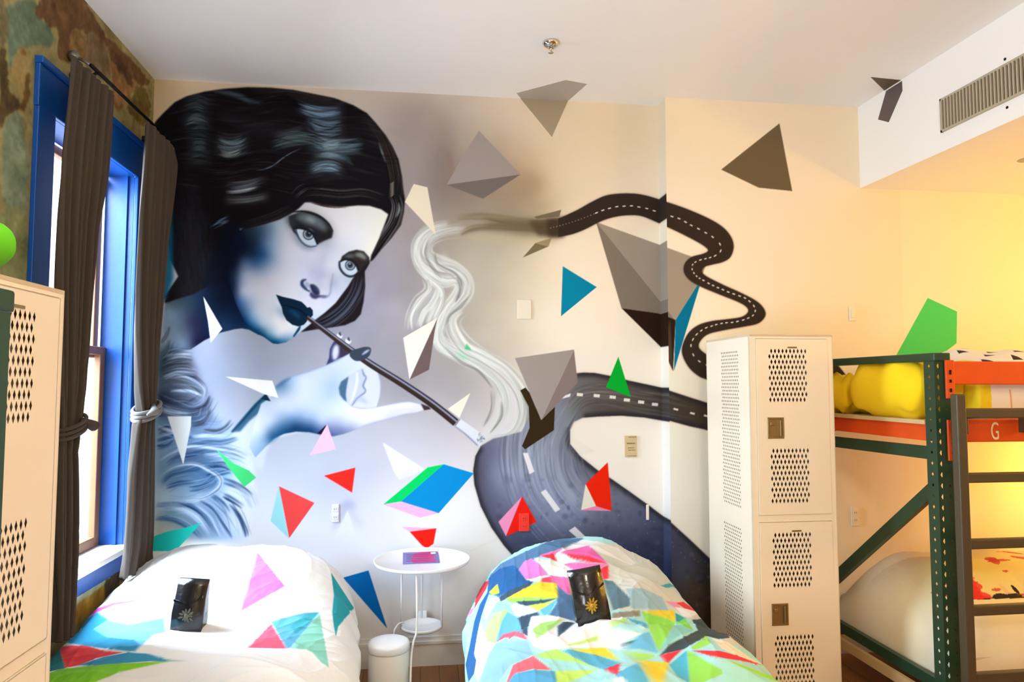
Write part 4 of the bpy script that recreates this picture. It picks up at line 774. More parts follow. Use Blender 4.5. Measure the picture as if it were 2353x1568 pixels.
keep = ~((cyv > WY0-.005) & (cyv < WY1+.005) & (czv > WZ0-.005) & (czv < WZ1+.005))
wl = grid_mesh('wall_left', np.stack([np.full_like(Yg, XL), Yg, Zg], -1).reshape(-1, 3), Fq[keep], paint_lin(CW.a.reshape(-1, 3)), M_PEEL); tag(wl, kind='structure')

# ------------------------------------------------------------ the rest of the shell
YF = -3.2; XR = 5.7
MB().box(XL-.2, XR, YF, WB, -.1, 0).build('floor', M_FLOOR, kind='structure')
MB().box(XL-.2, XR, YF, WB+.05, ZC, ZC+.1).build('ceiling', M_CEIL, kind='structure')
sb = MB().box(XS, XR, YF, WR, ZS, ZC)
sb.build('ceiling_soffit', M_CEIL, kind='structure')
MB().box(XR, XR+.1, YF, WB, 0, ZC).build('wall_right', M_CREAM, kind='structure')
MB().box(XL-.2, XR, YF-.1, YF, 0, ZC).build('wall_front', M_CREAM, kind='structure')
MB().box(XL-.1, XL, YF, 1.2, 0, ZC).build('wall_left_near', M_CREAM, kind='structure')
# baseboard with a moulded top
bb = MB()
for a, b, Y in ((XL, CR.u0, WB), (CR.u0, XR, WR)):
    for z0, z1, t in ((0, .13, .018), (.13, .145, .024), (.145, .17, .012)): bb.box(a, b, Y-t, Y, z0, z1)
bb.box(CR.u0-.018, CR.u0, WR-.018, WB, 0, .17)
bb.build('baseboard_back', mat('baseboard_paint', (236, 230, 220), .4), kind='structure')

# ------------------------------------------------------------ window
win = thing('window_1', (XL, 3.65, .8), 'tall sash window in a bright blue casing', 'window', kind='structure')
t = .022
m = MB(); CY0, CY1, CZ0, CZ1 = 3.065, 4.195, .69, 3.03
m.bbox(XL, XL+t, CY0, WY0, WZ0, WZ1); m.bbox(XL, XL+t, WY1, CY1, WZ0, WZ1); m.bbox(XL, XL+t, CY0-.005, CY1+.005, WZ1, CZ1+.002); m.bbox(XL, XL+t*1.6, CY0-.01, CY1+.01, CZ1, CZ1+.03)
m.build('window_casing', M_BLUE, win)
D = .15
m = MB(); m.box(XL-D, XL, WY1, WY1+.02, WZ0, WZ1); m.box(XL-D, XL, WY0-.02, WY0, WZ0, WZ1); m.box(XL-D, XL, WY0, WY1, WZ1, WZ1+.02); m.box(XL-.05, XL-.03, WY1-.012, WY1, WZ0, WZ1); m.box(XL-.05, XL-.03, WY0, WY0+.012, WZ0, WZ1)
m.build('window_jamb', M_BLUE, win)
MB().bbox(XL-D-.02, XL+.05, WY0-.06, CY1+.01, WZ0-.03, WZ0).build('window_sill', M_SILL, win)
MB().bbox(XL, XL+.02, CY0, CY1, CZ0, WZ0-.03).build('window_apron', M_BLUE, win)
zm = 1.86
def sash(name, x, z0, z1):
    m = MB(); s = .055
    m.bbox(x-.035, x, WY0, WY0+s, z0, z1); m.bbox(x-.035, x, WY1-s, WY1, z0, z1); m.bbox(x-.035, x, WY0+s, WY1-s, z0, z0+s); m.bbox(x-.035, x, WY0+s, WY1-s, z1-s*.8, z1)
    o = m.build(name, M_SASH, win); return o
sash('window_sash', XL-D+.03, WZ0, zm+.03); sash('window_sash', XL-D-.01, zm-.03, WZ1)
gm, N, L, P = new_mat('window_glass'); N.remove(P); g = N.new('ShaderNodeBsdfTransparent'); gl = N.new('ShaderNodeBsdfGlossy'); gl.inputs['Roughness'].default_value = .03; mx = N.new('ShaderNodeMixShader'); mx.inputs[0].default_value = .06
L.new(g.outputs[0], mx.inputs[1]); L.new(gl.outputs[0], mx.inputs[2]); L.new(mx.outputs[0], N['Material Output'].inputs['Surface'])
MB().box(XL-D+.008, XL-D+.012, WY0+.05, WY1-.05, WZ0+.05, zm).build('window_pane', gm, win); MB().box(XL-D-.03, XL-D-.026, WY0+.05, WY1-.05, zm, WZ1-.04).build('window_pane', gm, win)

# ------------------------------------------------------------ curtains on an iron rod
rod = thing('curtain_rod', (XL+.1, 3.7, 3.14), 'thin black iron curtain rod with end brackets above the blue window', 'curtain rod')
MB().tube([(XL+.11, 3.30, 3.135), (XL+.11, 4.2, 3.135)], .009).build('rod', M_IRON, rod)
for y in (3.36, 4.19): MB().tube([(XL, y, 3.10), (XL+.06, y, 3.10), (XL+.11, y, 3.125)], .007).lathe([(.022, 0), (.022, .008)], (XL, y, 3.10), 16, axis='x').build('bracket', M_IRON, rod)
fb = MB().lathe([(.012, 0), (.024, .01), (.027, .024), (.018, .04), (.006, .048)], (XL, 3.33, 3.185), 20, axis='x'); fb.tube([(XL+.03, 3.33, 3.185), (XL+.11, 3.33, 3.14)], .007)
fb.build('finial', mat('aged_silver', (120, 118, 110), .35, .8), rod)
def curtain(label, keys, X, npl, amp, tie, seed, group):
    rnd = random.Random(seed); c = thing('curtain', (X, atX(keys[0][1], keys[0][0], X).y, 0), label, 'curtain', group)
    K = []
    for y, xl, xr in keys:
        a = atX(xl, y, X); b = atX(xr, y, X); K.append((a.y, b.y, a.z, b.z))
    K = np.array(K); s = np.arange(len(K)); nr = 150; q = np.linspace(0, len(K)-1, nr); K = np.stack([np.interp(q, s, K[:, j]) for j in range(4)], 1)
    for j in range(4): K[1:-1, j] = (K[:-2, j]+K[1:-1, j]*2+K[2:, j])/4
    nu = npl*14+1; u = np.linspace(0, 1, nu); ph = np.cumsum(np.array([rnd.uniform(.8, 1.25) for _ in range(nu)])); ph = (ph-ph[0])/(ph[-1]-ph[0])
    wmax = (K[:, 1]-K[:, 0]).max(); V = []
    for i in range(nr):
        y0, y1, z0, z1 = K[i]; w = (y1-y0); f = w/wmax
        a = amp*(.6+.5*(1-f)+.35*q[i]/len(s)) 
        wv = np.sin(2*np.pi*npl*ph+.5*np.sin(q[i]*1.1))*(.75+.25*np.sin(2*np.pi*ph*2.3+seed))
        Y = y0+w*(u+.012*np.sin(2*np.pi*npl*ph*1.0+1.57)); Xx = X+a*wv; Z = (z0+z1)/2+0*u+(.008*np.cos(2*np.pi*npl*ph) if i < 2 else 0)
        V.append(np.stack([Xx, Y, Z], 1))
    V = np.array(V).reshape(-1, 3); Fq = rect_faces(nr, nu, 0).reshape(-1, 4)
    o = grid_mesh('curtain_cloth', V, Fq, (1, 1, 1), M_CURT, c, True); sd = o.modifiers.new('thick', 'SOLIDIFY'); sd.thickness = .004
    # tie-back band and knot
    p0, p1 = atX(*tie[0], X), atX(*tie[1], X); cc = (p0+p1)/2; hw = (p1.y-p0.y)/2+(.006 if tie[3] else .004)
    m = MB()
    for r in range(3):
        pts = [(cc.x+(amp*(1.55 if tie[3] else 1.5)+.006)*math.cos(t), cc.y+hw*math.sin(t), cc.z+(r-1)*.02+.03*math.sin(t)) for t in np.linspace(0, 2*math.pi, 33)]
        m.tube(pts, .010 if tie[3] else .009, 8, cap=False)
    kx = cc.x+amp*1.6; ky = cc.y-hw*.7*tie[2]; m.tube([(kx-.01, ky+.05*tie[2], cc.z+.03), (kx+.02, ky, cc.z), (kx, ky-.05*tie[2], cc.z-.015)], [.012, .024, .005], 10)
    m.build('tie_back', M_TIE if tie[3] else M_CURT, c)
    return c
g = 'charcoal curtains at the blue window'
curtain('charcoal curtain gathered on the near side of the blue window', [(178, 160, 262), (285, 148, 254), (383, 137, 246), (510, 131, 226), (663, 129, 211), (796, 130, 199), (900, 131, 188), (978, 132, 176), (1000, 131, 172), (1040, 130, 164), (1125, 129, 166), (1227, 128, 167), (1354, 126, 161), (1431, 124, 153), (1470, 124, 146)], -1.49, 7, .034, ((132, 982), (180, 982), -1, 0), 3, g)
curtain('charcoal curtain hanging in the corner beside the mural, tied with a pale knot', [(312, 333, 400), (347, 331, 405), (408, 327, 400), (510, 319, 391), (663, 313, 378), (768, 312, 367), (895, 316, 357), (950, 322, 352), (972, 312, 352), (1074, 301, 352), (1178, 296, 351), (1252, 290, 350), (1309, 280, 347)], -1.45, 6, .032, ((318, 945), (355, 945), 1, 1), 5, g)
# ------------------------------------------------------------ lockers
def perforated(m, x0, x1, z0, z1, nx, nz, place, dw=.52, dh=.86, stag=True):
    """sheet x0..x1 by z0..z1 with rows of diamond holes; place(u, v) -> 3D"""
    cw = (x1-x0)/(nx+(.5 if stag else 0)); ch = (z1-z0)/nz
    for j in range(nz):
        s = (.5*cw if (j % 2 and stag) else 0.0); a0 = x0+s; zb, zt = z0+j*ch, z0+(j+1)*ch; zm_ = (zb+zt)/2
        if stag:
            if s: m.add([place(x0, zb), place(a0, zb), place(a0, zt), place(x0, zt)], [(0, 1, 2, 3)])
            else: m.add([place(x1-.5*cw, zb), place(x1, zb), place(x1, zt), place(x1-.5*cw, zt)], [(0, 1, 2, 3)])
        for i in range(nx):
            a = a0+i*cw; b = a+cw; c = (a+b)/2; rx, rz = cw*dw/2, ch*dh/2
            P = [place(*q) for q in ((a, zb), (c, zb), (b, zb), (b, zm_), (b, zt), (c, zt), (a, zt), (a, zm_), (c, zm_-rz), (c+rx, zm_), (c, zm_+rz), (c-rx, zm_))]
            m.add(P, [(0, 1, 8, 11, 7), (1, 2, 3, 9, 8), (3, 4, 5, 10, 9), (5, 6, 7, 11, 10)])
def quad(m, place, a, b, c, d): m.add([place(a, c), place(b, c), place(b, d), place(a, d)], [(0, 1, 2, 3)])
LW, LD, LH = .457, .555, 1.945
def make_locker():
    r = thing('locker', (0, 0, 0), 'x', 'locker', 'two-door steel lockers')
    ins = .008
    m = MB(); m.box(0, LW, 0, LD, LH-.012, LH); m.box(0, LW, 0, LD, .06, .072); m.box(LW-.004, LW, 0, LD, .06, LH); m.box(0, LW, LD-.004, LD, .06, LH); m.box(.006, LW-.006, .02, LD-.006, .995, 1.003)
    for x0, x1 in ((0, .03), (LW-.03, LW)): m.box(x0, x1, 0, .018, .06, LH)
    for z0, z1 in ((LH-.022, LH), (.985, 1.02), (.06, .085)): m.box(.03, LW-.03, 0, .018, z0, z1)
    for x in (.0, LW-.03):
        for y in (0, LD-.03): m.box(x, x+.03, y, y+.03, 0, .06)
    # perforated left side
    pl = lambda u, v: (0, u, v)
    y0, y1 = .13, LD-.2
    for a, b in ((0, y0), (y1, LD)): quad(m, pl, a, b, .06, LH)
    for a, b in ((.06, .13), (.93, 1.06-.03), (LH-.075, LH)): quad(m, pl, y0, y1, a, b)
    perforated(m, y0, y1, .13, .93, 10, 42, pl, .5, .7); perforated(m, y0, y1, 1.03, LH-.075, 10, 44, pl, .5, .7)
    body = m.build('locker_body', M_LOCK, r)
    inn = MB(); inn.box(.012, .014, .03, LD-.012, .08, LH-.02); inn.box(.014, LW-.012, LD-.016, LD-.014, .08, LH-.02); inn.build('inner_lining', M_LDARK, r)
    for z0, z1 in ((1.022, LH-.024), (.087, .983)):
        x0, x1 = .032, LW-.032; w = x1-x0; h = z1-z0; yy_ = -.006; m = MB(); pf = lambda u, v: (u, yy_, v)
        px0, px1 = x0+w*.155, x0+w*.71; za0, za1, zb0, zb1 = z0+h*.062, z0+h*.375, z0+h*.635, z0+h*.945
        for a, b, c, d in ((x0, px0, z0, z1), (px1, x1, z0, z1), (px0, px1, z0, za0), (px0, px1, za1, zb0), (px0, px1, zb1, z1)): quad(m, pf, a, b, c, d)
        perforated(m, px0, px1, za0, za1, 10, 10, pf, .60, .98); perforated(m, px0, px1, zb0, zb1, 10, 10, pf, .60, .98)
        m.box(x0, x0+.003, yy_, .016, z0, z1); m.box(x1-.003, x1, yy_, .016, z0, z1); m.box(x0, x1, yy_, .016, z0, z0+.003); m.box(x0, x1, yy_, .016, z1-.003, z1)
        d = m.build('door', M_LOCK, r)
        # recessed latch cup
        cx_, cz_ = x0+w*.245, z0+h*.49; q = MB(); W_, H_2 = .088, .108
        for a, b, c, e in ((-W_/2, W_/2, -H_2/2, -H_2/2+.009), (-W_/2, W_/2, H_2/2-.009, H_2/2), (-W_/2, -W_/2+.009, -H_2/2, H_2/2), (W_/2-.009, W_/2, -H_2/2, H_2/2)): q.bbox(cx_+a, cx_+b, yy_-.006, yy_, cz_+c, cz_+e, .002)
        q.box(cx_-W_/2+.008, cx_+W_/2-.008, yy_-.001, yy_-.0005, cz_-H_2/2+.008, cz_+H_2/2-.008); q.bbox(cx_+W_/2-.026, cx_+W_/2-.018, yy_-.016, yy_-.001, cz_-H_2/2+.012, cz_+H_2/2-.014, .002); q.bbox(cx_-W_/2+.012, cx_-W_/2+.034, yy_-.010, yy_, cz_+.012, cz_+.03, .003)
        q.build('latch_cup', M_LATCH, d, label='brass-grey recessed latch')
        q = MB(); q.bbox(x0+w*.5-.026, x0+w*.5+.026, yy_-.003, yy_, z1-.048, z1-.04, .001); q.build('number_plate', M_LATCH, d)
    return r
lk = make_locker(); lk['label'] = 'tall cream two-door locker standing right of the patchwork bed against the mural wall'; lk.location = (1.671, 3.40, 0)
def copy_tree(o, parent=None):
    c = o.copy(); SC.objects.link(c)
    if parent is not None: c.parent = parent
    for ch in list(o.children): copy_tree(ch, c)
    return c
lk2 = copy_tree(lk); lk2['label'] = 'near cream locker at the left edge of the picture, turned sideways by the window wall'
lk2.rotation_euler = (0, 0, math.radians(90)); lk2.location = (-.98, 2.047-LW, 0)

# ------------------------------------------------------------ pallet-rack bunk bed
def rack_post(parent, x, y, h, holes=True, w=.078, d=.07):
    """upright: open channel, slots in the front flange and round holes in the side"""
    m = MB(); t = .004; n = int(h/.0508)
    pf = lambda u, v: (x+u, y, v); ps = lambda u, v: (x, y+u, v)
    perforated(m, .008, .030, .02, .02+n*.0508, 1, n, pf, .62, .5, False); perforated(m, w-.030, w-.008, .02, .02+n*.0508, 1, n, pf, .45, .32, False)
    quad(m, pf, 0, .008, 0, h); quad(m, pf, .030, w-.030, 0, h); quad(m, pf, w-.008, w, 0, h); quad(m, pf, .008, .030, .02+n*.0508, h); quad(m, pf, w-.03, w-.008, .02+n*.0508, h)
    perforated(m, .022, .048, .02, .02+n*.0508, 1, n, ps, .5, .34, False)
    quad(m, ps, 0, .022, 0, h); quad(m, ps, .048, d, 0, h); quad(m, ps, .022, .048, .02+n*.0508, h)
    # opposite side flange (its own holes line up, so light shows through)
    ps2 = lambda u, v: (x+w, y+u, v)
    perforated(m, .022, .048, .02, .02+n*.0508, 1, n, ps2, .5, .34, False)
    quad(m, ps2, 0, .022, 0, h); quad(m, ps2, .048, d, 0, h); quad(m, ps2, .022, .048, .02+n*.0508, h)
    m.box(x-.012, x+w+.012, y-.012, y+d+.012, 0, .008)
    return m.build('upright_post', M_GREEN, parent)
BX, BY0, BY1, BH = 2.388, 3.0, 4.08, 1.835; PW = .078; BXE = 4.55
bunk = thing('bunk_bed', (BX, BY0, 0), 'bunk bed built from dark green pallet-rack uprights with orange beams, right of the locker', 'bunk bed', 'pallet-rack bunk beds')
rack_post(bunk, BX, BY0, BH-.03); rack_post(bunk, BX, BY1-.07, BH-.03); rack_post(bunk, BXE, BY0, BH-.03); rack_post(bunk, BXE, BY1-.07, BH-.03)
def rail(x): 
    MB().bbox(x-.003, x+PW+.004, BY0-.006, BY1+.004, BH-.04, BH, .005).build('top_rail', M_GREEN, bunk)
    MB().bar((x+.035, BY0+.07, 1.358), (x+.035, BY1-.07, 1.345), .03, .06).build('cross_brace', M_GREEN, bunk)
    MB().bar((x+.035, BY0+.06, 1.20), (x+.035, BY1-.07, .46), .03, .06).build('diagonal_brace', M_GREEN, bunk, label='slanting dark green brace')
    MB().bar((x+.035, BY0+.07, .275), (x+.035, BY1-.07, .285), .03, .055).build('lower_rail', M_GREEN, bunk)
rail(BX); rail(BXE)
bx0, bx1 = BX+PW, BXE
def beam(name, z0, z1, y0, y1, lab=None): return MB().bbox(bx0-.0, bx1, y0, y1, z0, z1, .005).build(name, M_ORANGE, bunk, label=lab)
beam('guard_beam', 1.685, 1.795, BY0-.01, BY0+.035, 'orange guard beam'); beam('support_beam', 1.415, 1.522, BY0-.01, BY0+.035, 'orange beam marked G')
beam('support_beam', 1.415, 1.522, BY1-.05, BY1-.005, 'orange back beam'); beam('support_beam', .17, .25, BY0-.01, BY0+.035, 'orange lower beam'); beam('support_beam', .17, .25, BY1-.05, BY1-.005, 'orange lower back beam')
for z0, z1 in ((1.62, 1.80), (1.33, 1.52)):
    q = MB(); q.bbox(BX+PW-.030, BX+PW+.012, BY0-.016, BY0-.004, z0, z1, .002); zz_ = z0+.03
    while zz_ < z1-.04: q.bbox(BX+PW-.016, BX+PW-.004, BY0-.0185, BY0-.016, zz_, zz_+random.uniform(.012, .026), .001, 1); zz_ += random.uniform(.032, .045)
    q.build('beam_connector', None, bunk, mats=[M_ORANGE, M_IRON])
MB().box(BX+.021, bx1-.002, BY0+.075, BY1-.075, 1.496, 1.514).build('upper_deck', M_PLY, bunk); MB().box(BX+.08, bx1-.002, BY0+.036, BY1-.051, .25, .27).build('lower_deck', M_PLY, bunk)
MB().box(BX-.002, BX+.02, BY0+.075, BY1-.075, 1.495, 1.515).build('deck_edge', M_PLY, bunk); MB().box(BX-.002, BX+.02, BY0+.075, BY1-.075, .18, .23).build('deck_edge', M_PLY, bunk); MB().box(BX+.02, BX+.035, BY0+.075, BY1-.075, 1.415, 1.494).build('end_beam', M_ORANGE, bunk, label='orange end beam under the upper deck')
cu = bpy.data.curves.new('letter', 'FONT'); cu.body = 'G'; cu.size = .118; cu.extrude = .0008; to = bpy.data.objects.new('tmp', cu); SC.objects.link(to)
dg = bpy.context.evaluated_depsgraph_get(); me = bpy.data.meshes.new_from_object(to.evaluated_get(dg)); bpy.data.objects.remove(to)
me.transform(Matrix.Translation((2.657, BY0-.012, 1.427)) @ Matrix.Rotation(math.pi/2, 4, 'X') @ Matrix.Diagonal((.52, 1, 1, 1))); link('letter_g', me, mat('cream_letter_paint', (240, 226, 170), .6), bunk)['label'] = 'cream letter G'
# ladder hooked on the front
lad = MB()
ladr = thing('ladder', (2.5, 2.9, 0), 'grey steel ladder hooked on the front of the orange-beamed bunk bed', 'ladder')
for x in (2.404, 2.404+.42): MB().bbox(x, x+.046, 2.885, 2.93, .01, 1.642, .006).build('side_rail', M_LADDER, ladr)
for z in (1.555, 1.262, .966, .672, .378, .1): MB().bbox(2.45, 2.824, 2.892, 2.924, z-.022, z+.022, .005).build('rung', M_LADDER, ladr)
for x in (2.45, 2.80): MB().bbox(x, x+.02, 2.90, 2.985, 1.46, 1.533, .003).build('hook', M_LADDER, ladr)

# near rack upright at the very left edge
b2 = thing('bunk_bed', (-.76, 1.1, 0), 'near dark green rack post of another bunk bed cut by the left edge', 'bunk bed', 'pallet-rack bunk beds')
NX = -.715; rack_post(b2, NX, 1.10, 1.80); MB().bbox(-1.55, NX+PW+.004, 1.09, 1.175, 1.80, 1.835, .005).build('top_rail', M_GREEN, b2)
MB().bbox(-1.50, NX-.005, 1.11, 1.155, 1.32, 1.42, .005).build('support_beam', M_ORANGE, b2); rack_post(b2, -1.58, 1.10, 1.80)
MB().bbox(-1.50, NX-.005, .55, 1.10, 1.42, 1.45, .004).build('upper_deck', M_PLY, b2); rack_post(b2, NX, .5, 1.80); rack_post(b2, -1.58, .5, 1.80)

# ------------------------------------------------------------ soft things
def soft(name, sx, sy, sz, loc, m, parent=None, seed=0, amp=.012, pw=.35, rot=0, sub=26):
    """pillow-like closed cushion"""
    rnd = np.random.default_rng(seed); V = []; n = sub; fs = []
    ph = rnd.uniform(0, 6, 8)
    th = np.linspace(-math.pi/2, math.pi/2, n); la = np.linspace(0, 2*math.pi, 2*n, endpoint=False)
    for a in th:
        for b in la:
            ca, sa, cb, sb_ = math.cos(a), math.sin(a), math.cos(b), math.sin(b); S = lambda v, p: math.copysign(abs(v)**p, v)
            x = S(cb, pw)*S(ca, .5); y = S(sb_, pw)*S(ca, .5); z = S(sa, .8)
            w = amp*(math.sin(5*x+ph[0]+2*y)+math.sin(7*y+ph[1]-3*x)+.6*math.sin(11*x*y+ph[2])+.5*math.sin(13*x+ph[3]))
            V.append((x*sx/2*(1+w), y*sy/2*(1+w), z*sz/2*(1-.25*(abs(x)**6+abs(y)**6))+w*.6))
    L_ = 2*n
    for i in range(n-1):
        for j in range(L_): fs.append((i*L_+j, i*L_+(j+1) % L_, (i+1)*L_+(j+1) % L_, (i+1)*L_+j))
    q = MB().add(V, fs, 0, True); o = q.build(name, m, parent)
    if parent is None: o.location = loc; o.rotation_euler = (0, 0, rot)
    return o
# upper bunk bedding
mt = MB().bbox(2.70, bx1-.03, BY0+.06, BY1-.08, 1.514, 1.60, .03).build('mattress', M_MATT); tag(mt, 'white mattress on the upper deck of the orange-beamed bunk bed', 'mattress')
q = soft('pillow', .30, .60, .31, (2.53, 3.42, 1.515+.155), M_YEL, seed=3, amp=.02); tag(q, 'plump yellow pillow behind the green upright on the upper bunk', 'pillow')
q = soft('pillow', .26, .24, .22, (2.53, 3.87, 1.515+.11), M_YEL, seed=5, amp=.02, rot=.1); tag(q, 'small yellow pillow in the back corner of the upper bunk', 'pillow')
def comfort(name, x0, x1, y0, y1, z0, zt, colf, seed, fall=.0, nx=620, ny=330, edge=.10, wr=.012, pexp=3.0):
    """quilt lying over a mattress: top sheet with rounded, rumpled edges"""
    rnd = np.random.default_rng(seed); u = np.linspace(0, 1, nx); th = np.linspace(0, math.pi, ny)
    U, T = np.meshgrid(u, th); c, s = np.cos(T), np.sin(T); e = 2/pexp
    y = (y0+y1)/2-(y1-y0)/2*np.sign(c)*np.abs(c)**e
    endf = (1-np.clip(1-U*(x1-x0)/edge, 0, 1)**pexp)**(1/pexp)*(1-np.clip(1-(1-U)*(x1-x0)/edge, 0, 1)**pexp)**(1/pexp)
    top = zt(U, (y-y0)/(y1-y0)); z = z0+(top-z0)*np.abs(s)**e*endf; x = x0+(x1-x0)*U
    ph = rnd.uniform(0, 6, 12); w = np.zeros_like(x)
    for k in range(8): a, b = rnd.normal(0, 9), rnd.normal(0, 9); w += np.sin(a*x+b*y*1.3+ph[k]+1.2*np.sin(3*x+ph[k]))
    w += 1.5*np.abs(np.sin(6*x+9*y+2*np.sin(4*y+ph[9])))
    z = z+w*wr*.5*np.abs(s)*endf; V = np.stack([x, y, z], -1)
    o = grid_mesh(name, V.reshape(-1, 3), rect_faces(ny, nx, 0).reshape(-1, 4), colf(U, (y-y0)/(y1-y0), x, y, z).reshape(-1, 3), M_PRINT, None, True); return o
def upcol(U, Vv, x, y, z):
    c = np.tile(np.array([246., 214., 24.]), U.shape+(1,)); e = .035+.02*np.sin(Vv*9+2*np.sin(Vv*4)); wm = U > e; c[wm] = (240, 236, 228)
    s = ((U*22) % 1); b = ((Vv*6+np.floor(U*22)*.5) % 1); tri = wm & (z > 1.72) & (np.abs(s-.5) < (.36*(1-b/.30))) & (b < .30); c[tri] = (40, 30, 30); st = wm & (z < 1.72) & (np.abs(((x*9.0) % 1)-.5) < .04) & (Vv < .28) & (z < 1.66); c[st] = (226, 178, 130)
    return paint_lin(c)
q = comfort('comforter', 2.665, bx1-.05, BY0+.055, BY1-.085, 1.53, lambda U, V: 1.855+.015*np.sin(9*U)-.02*V, upcol, 4, edge=.2, pexp=3.4); tag(q, 'yellow and white comforter with small black triangles on the upper bunk', 'comforter')
# lower bunk bedding
q = MB().bbox(BX+.10, bx1-.03, BY0+.06, BY1-.08, .27, .44, .04).build('mattress', M_MATT); tag(q, 'white mattress on the lower deck of the orange-beamed bunk bed', 'mattress')
def lowcol(U, Vv, x, y, z):
    c = np.tile(np.array([236., 230., 216.]), U.shape+(1,)); r = np.random.default_rng(9)
    def spl(cx_, cy_, rx, ry, col, n, a=1):
        for k in range(n):
            px_, py_ = r.normal(cx_, rx), r.normal(cy_, ry); ax, ay = abs(r.normal(0, .05))+.008, abs(r.normal(0, .012))+.005; m_ = ((((x-px_)/ax)**2+((y-py_)/ay)**2) < 1) & (z > .62); c[m_] = c[m_]*(1-a)+np.array(col)*a
    yel = np.exp(-(((x-2.95)/.4)**2+((y-3.35)/.22)**2)); c[:] = c*(1-.55*yel[..., None])+np.array([236, 206, 50])*.55*yel[..., None]  # soft yellow patch blended into the cloth colour
    spl(2.75, 3.16, .22, .05, (226, 150, 140), 60, .3); spl(2.50, 3.24, .06, .03, (222, 60, 50), 26, .6); spl(2.70, 3.26, .035, .03, (230, 36, 34), 60, .75); spl(2.66, 3.12, .12, .03, (206, 90, 110), 24, .5); spl(2.92, 3.18, .09, .022, (30, 18, 20), 50, 1); spl(2.98, 3.04, .05, .016, (16, 10, 12), 30, 1); spl(3.4, 3.3, .25, .1, (200, 40, 50), 40, .7); spl(3.6, 3.2, .3, .08, (30, 18, 22), 40, 1)
    return paint_lin(c)
q = comfort('comforter', BX+.075, bx1-.04, BY0+.05, BY1-.06, .29, lambda U, V: .66+.075*np.sin(np.pi*np.clip(V, 0, 1))-.03*np.clip(1-U*8, 0, 1), lowcol, 8, edge=.35, pexp=2.5, wr=.014); tag(q, 'white comforter with a soft yellow patch and red and black splatters on the lower bunk', 'comforter')
q = soft('blanket', .42, .14, .125, (-.857, 1.135, 1.898), M_LIME, seed=12, amp=.008, pw=.18); tag(q, 'lime green blanket bundled on top of the near rack bed at the left edge', 'blanket')

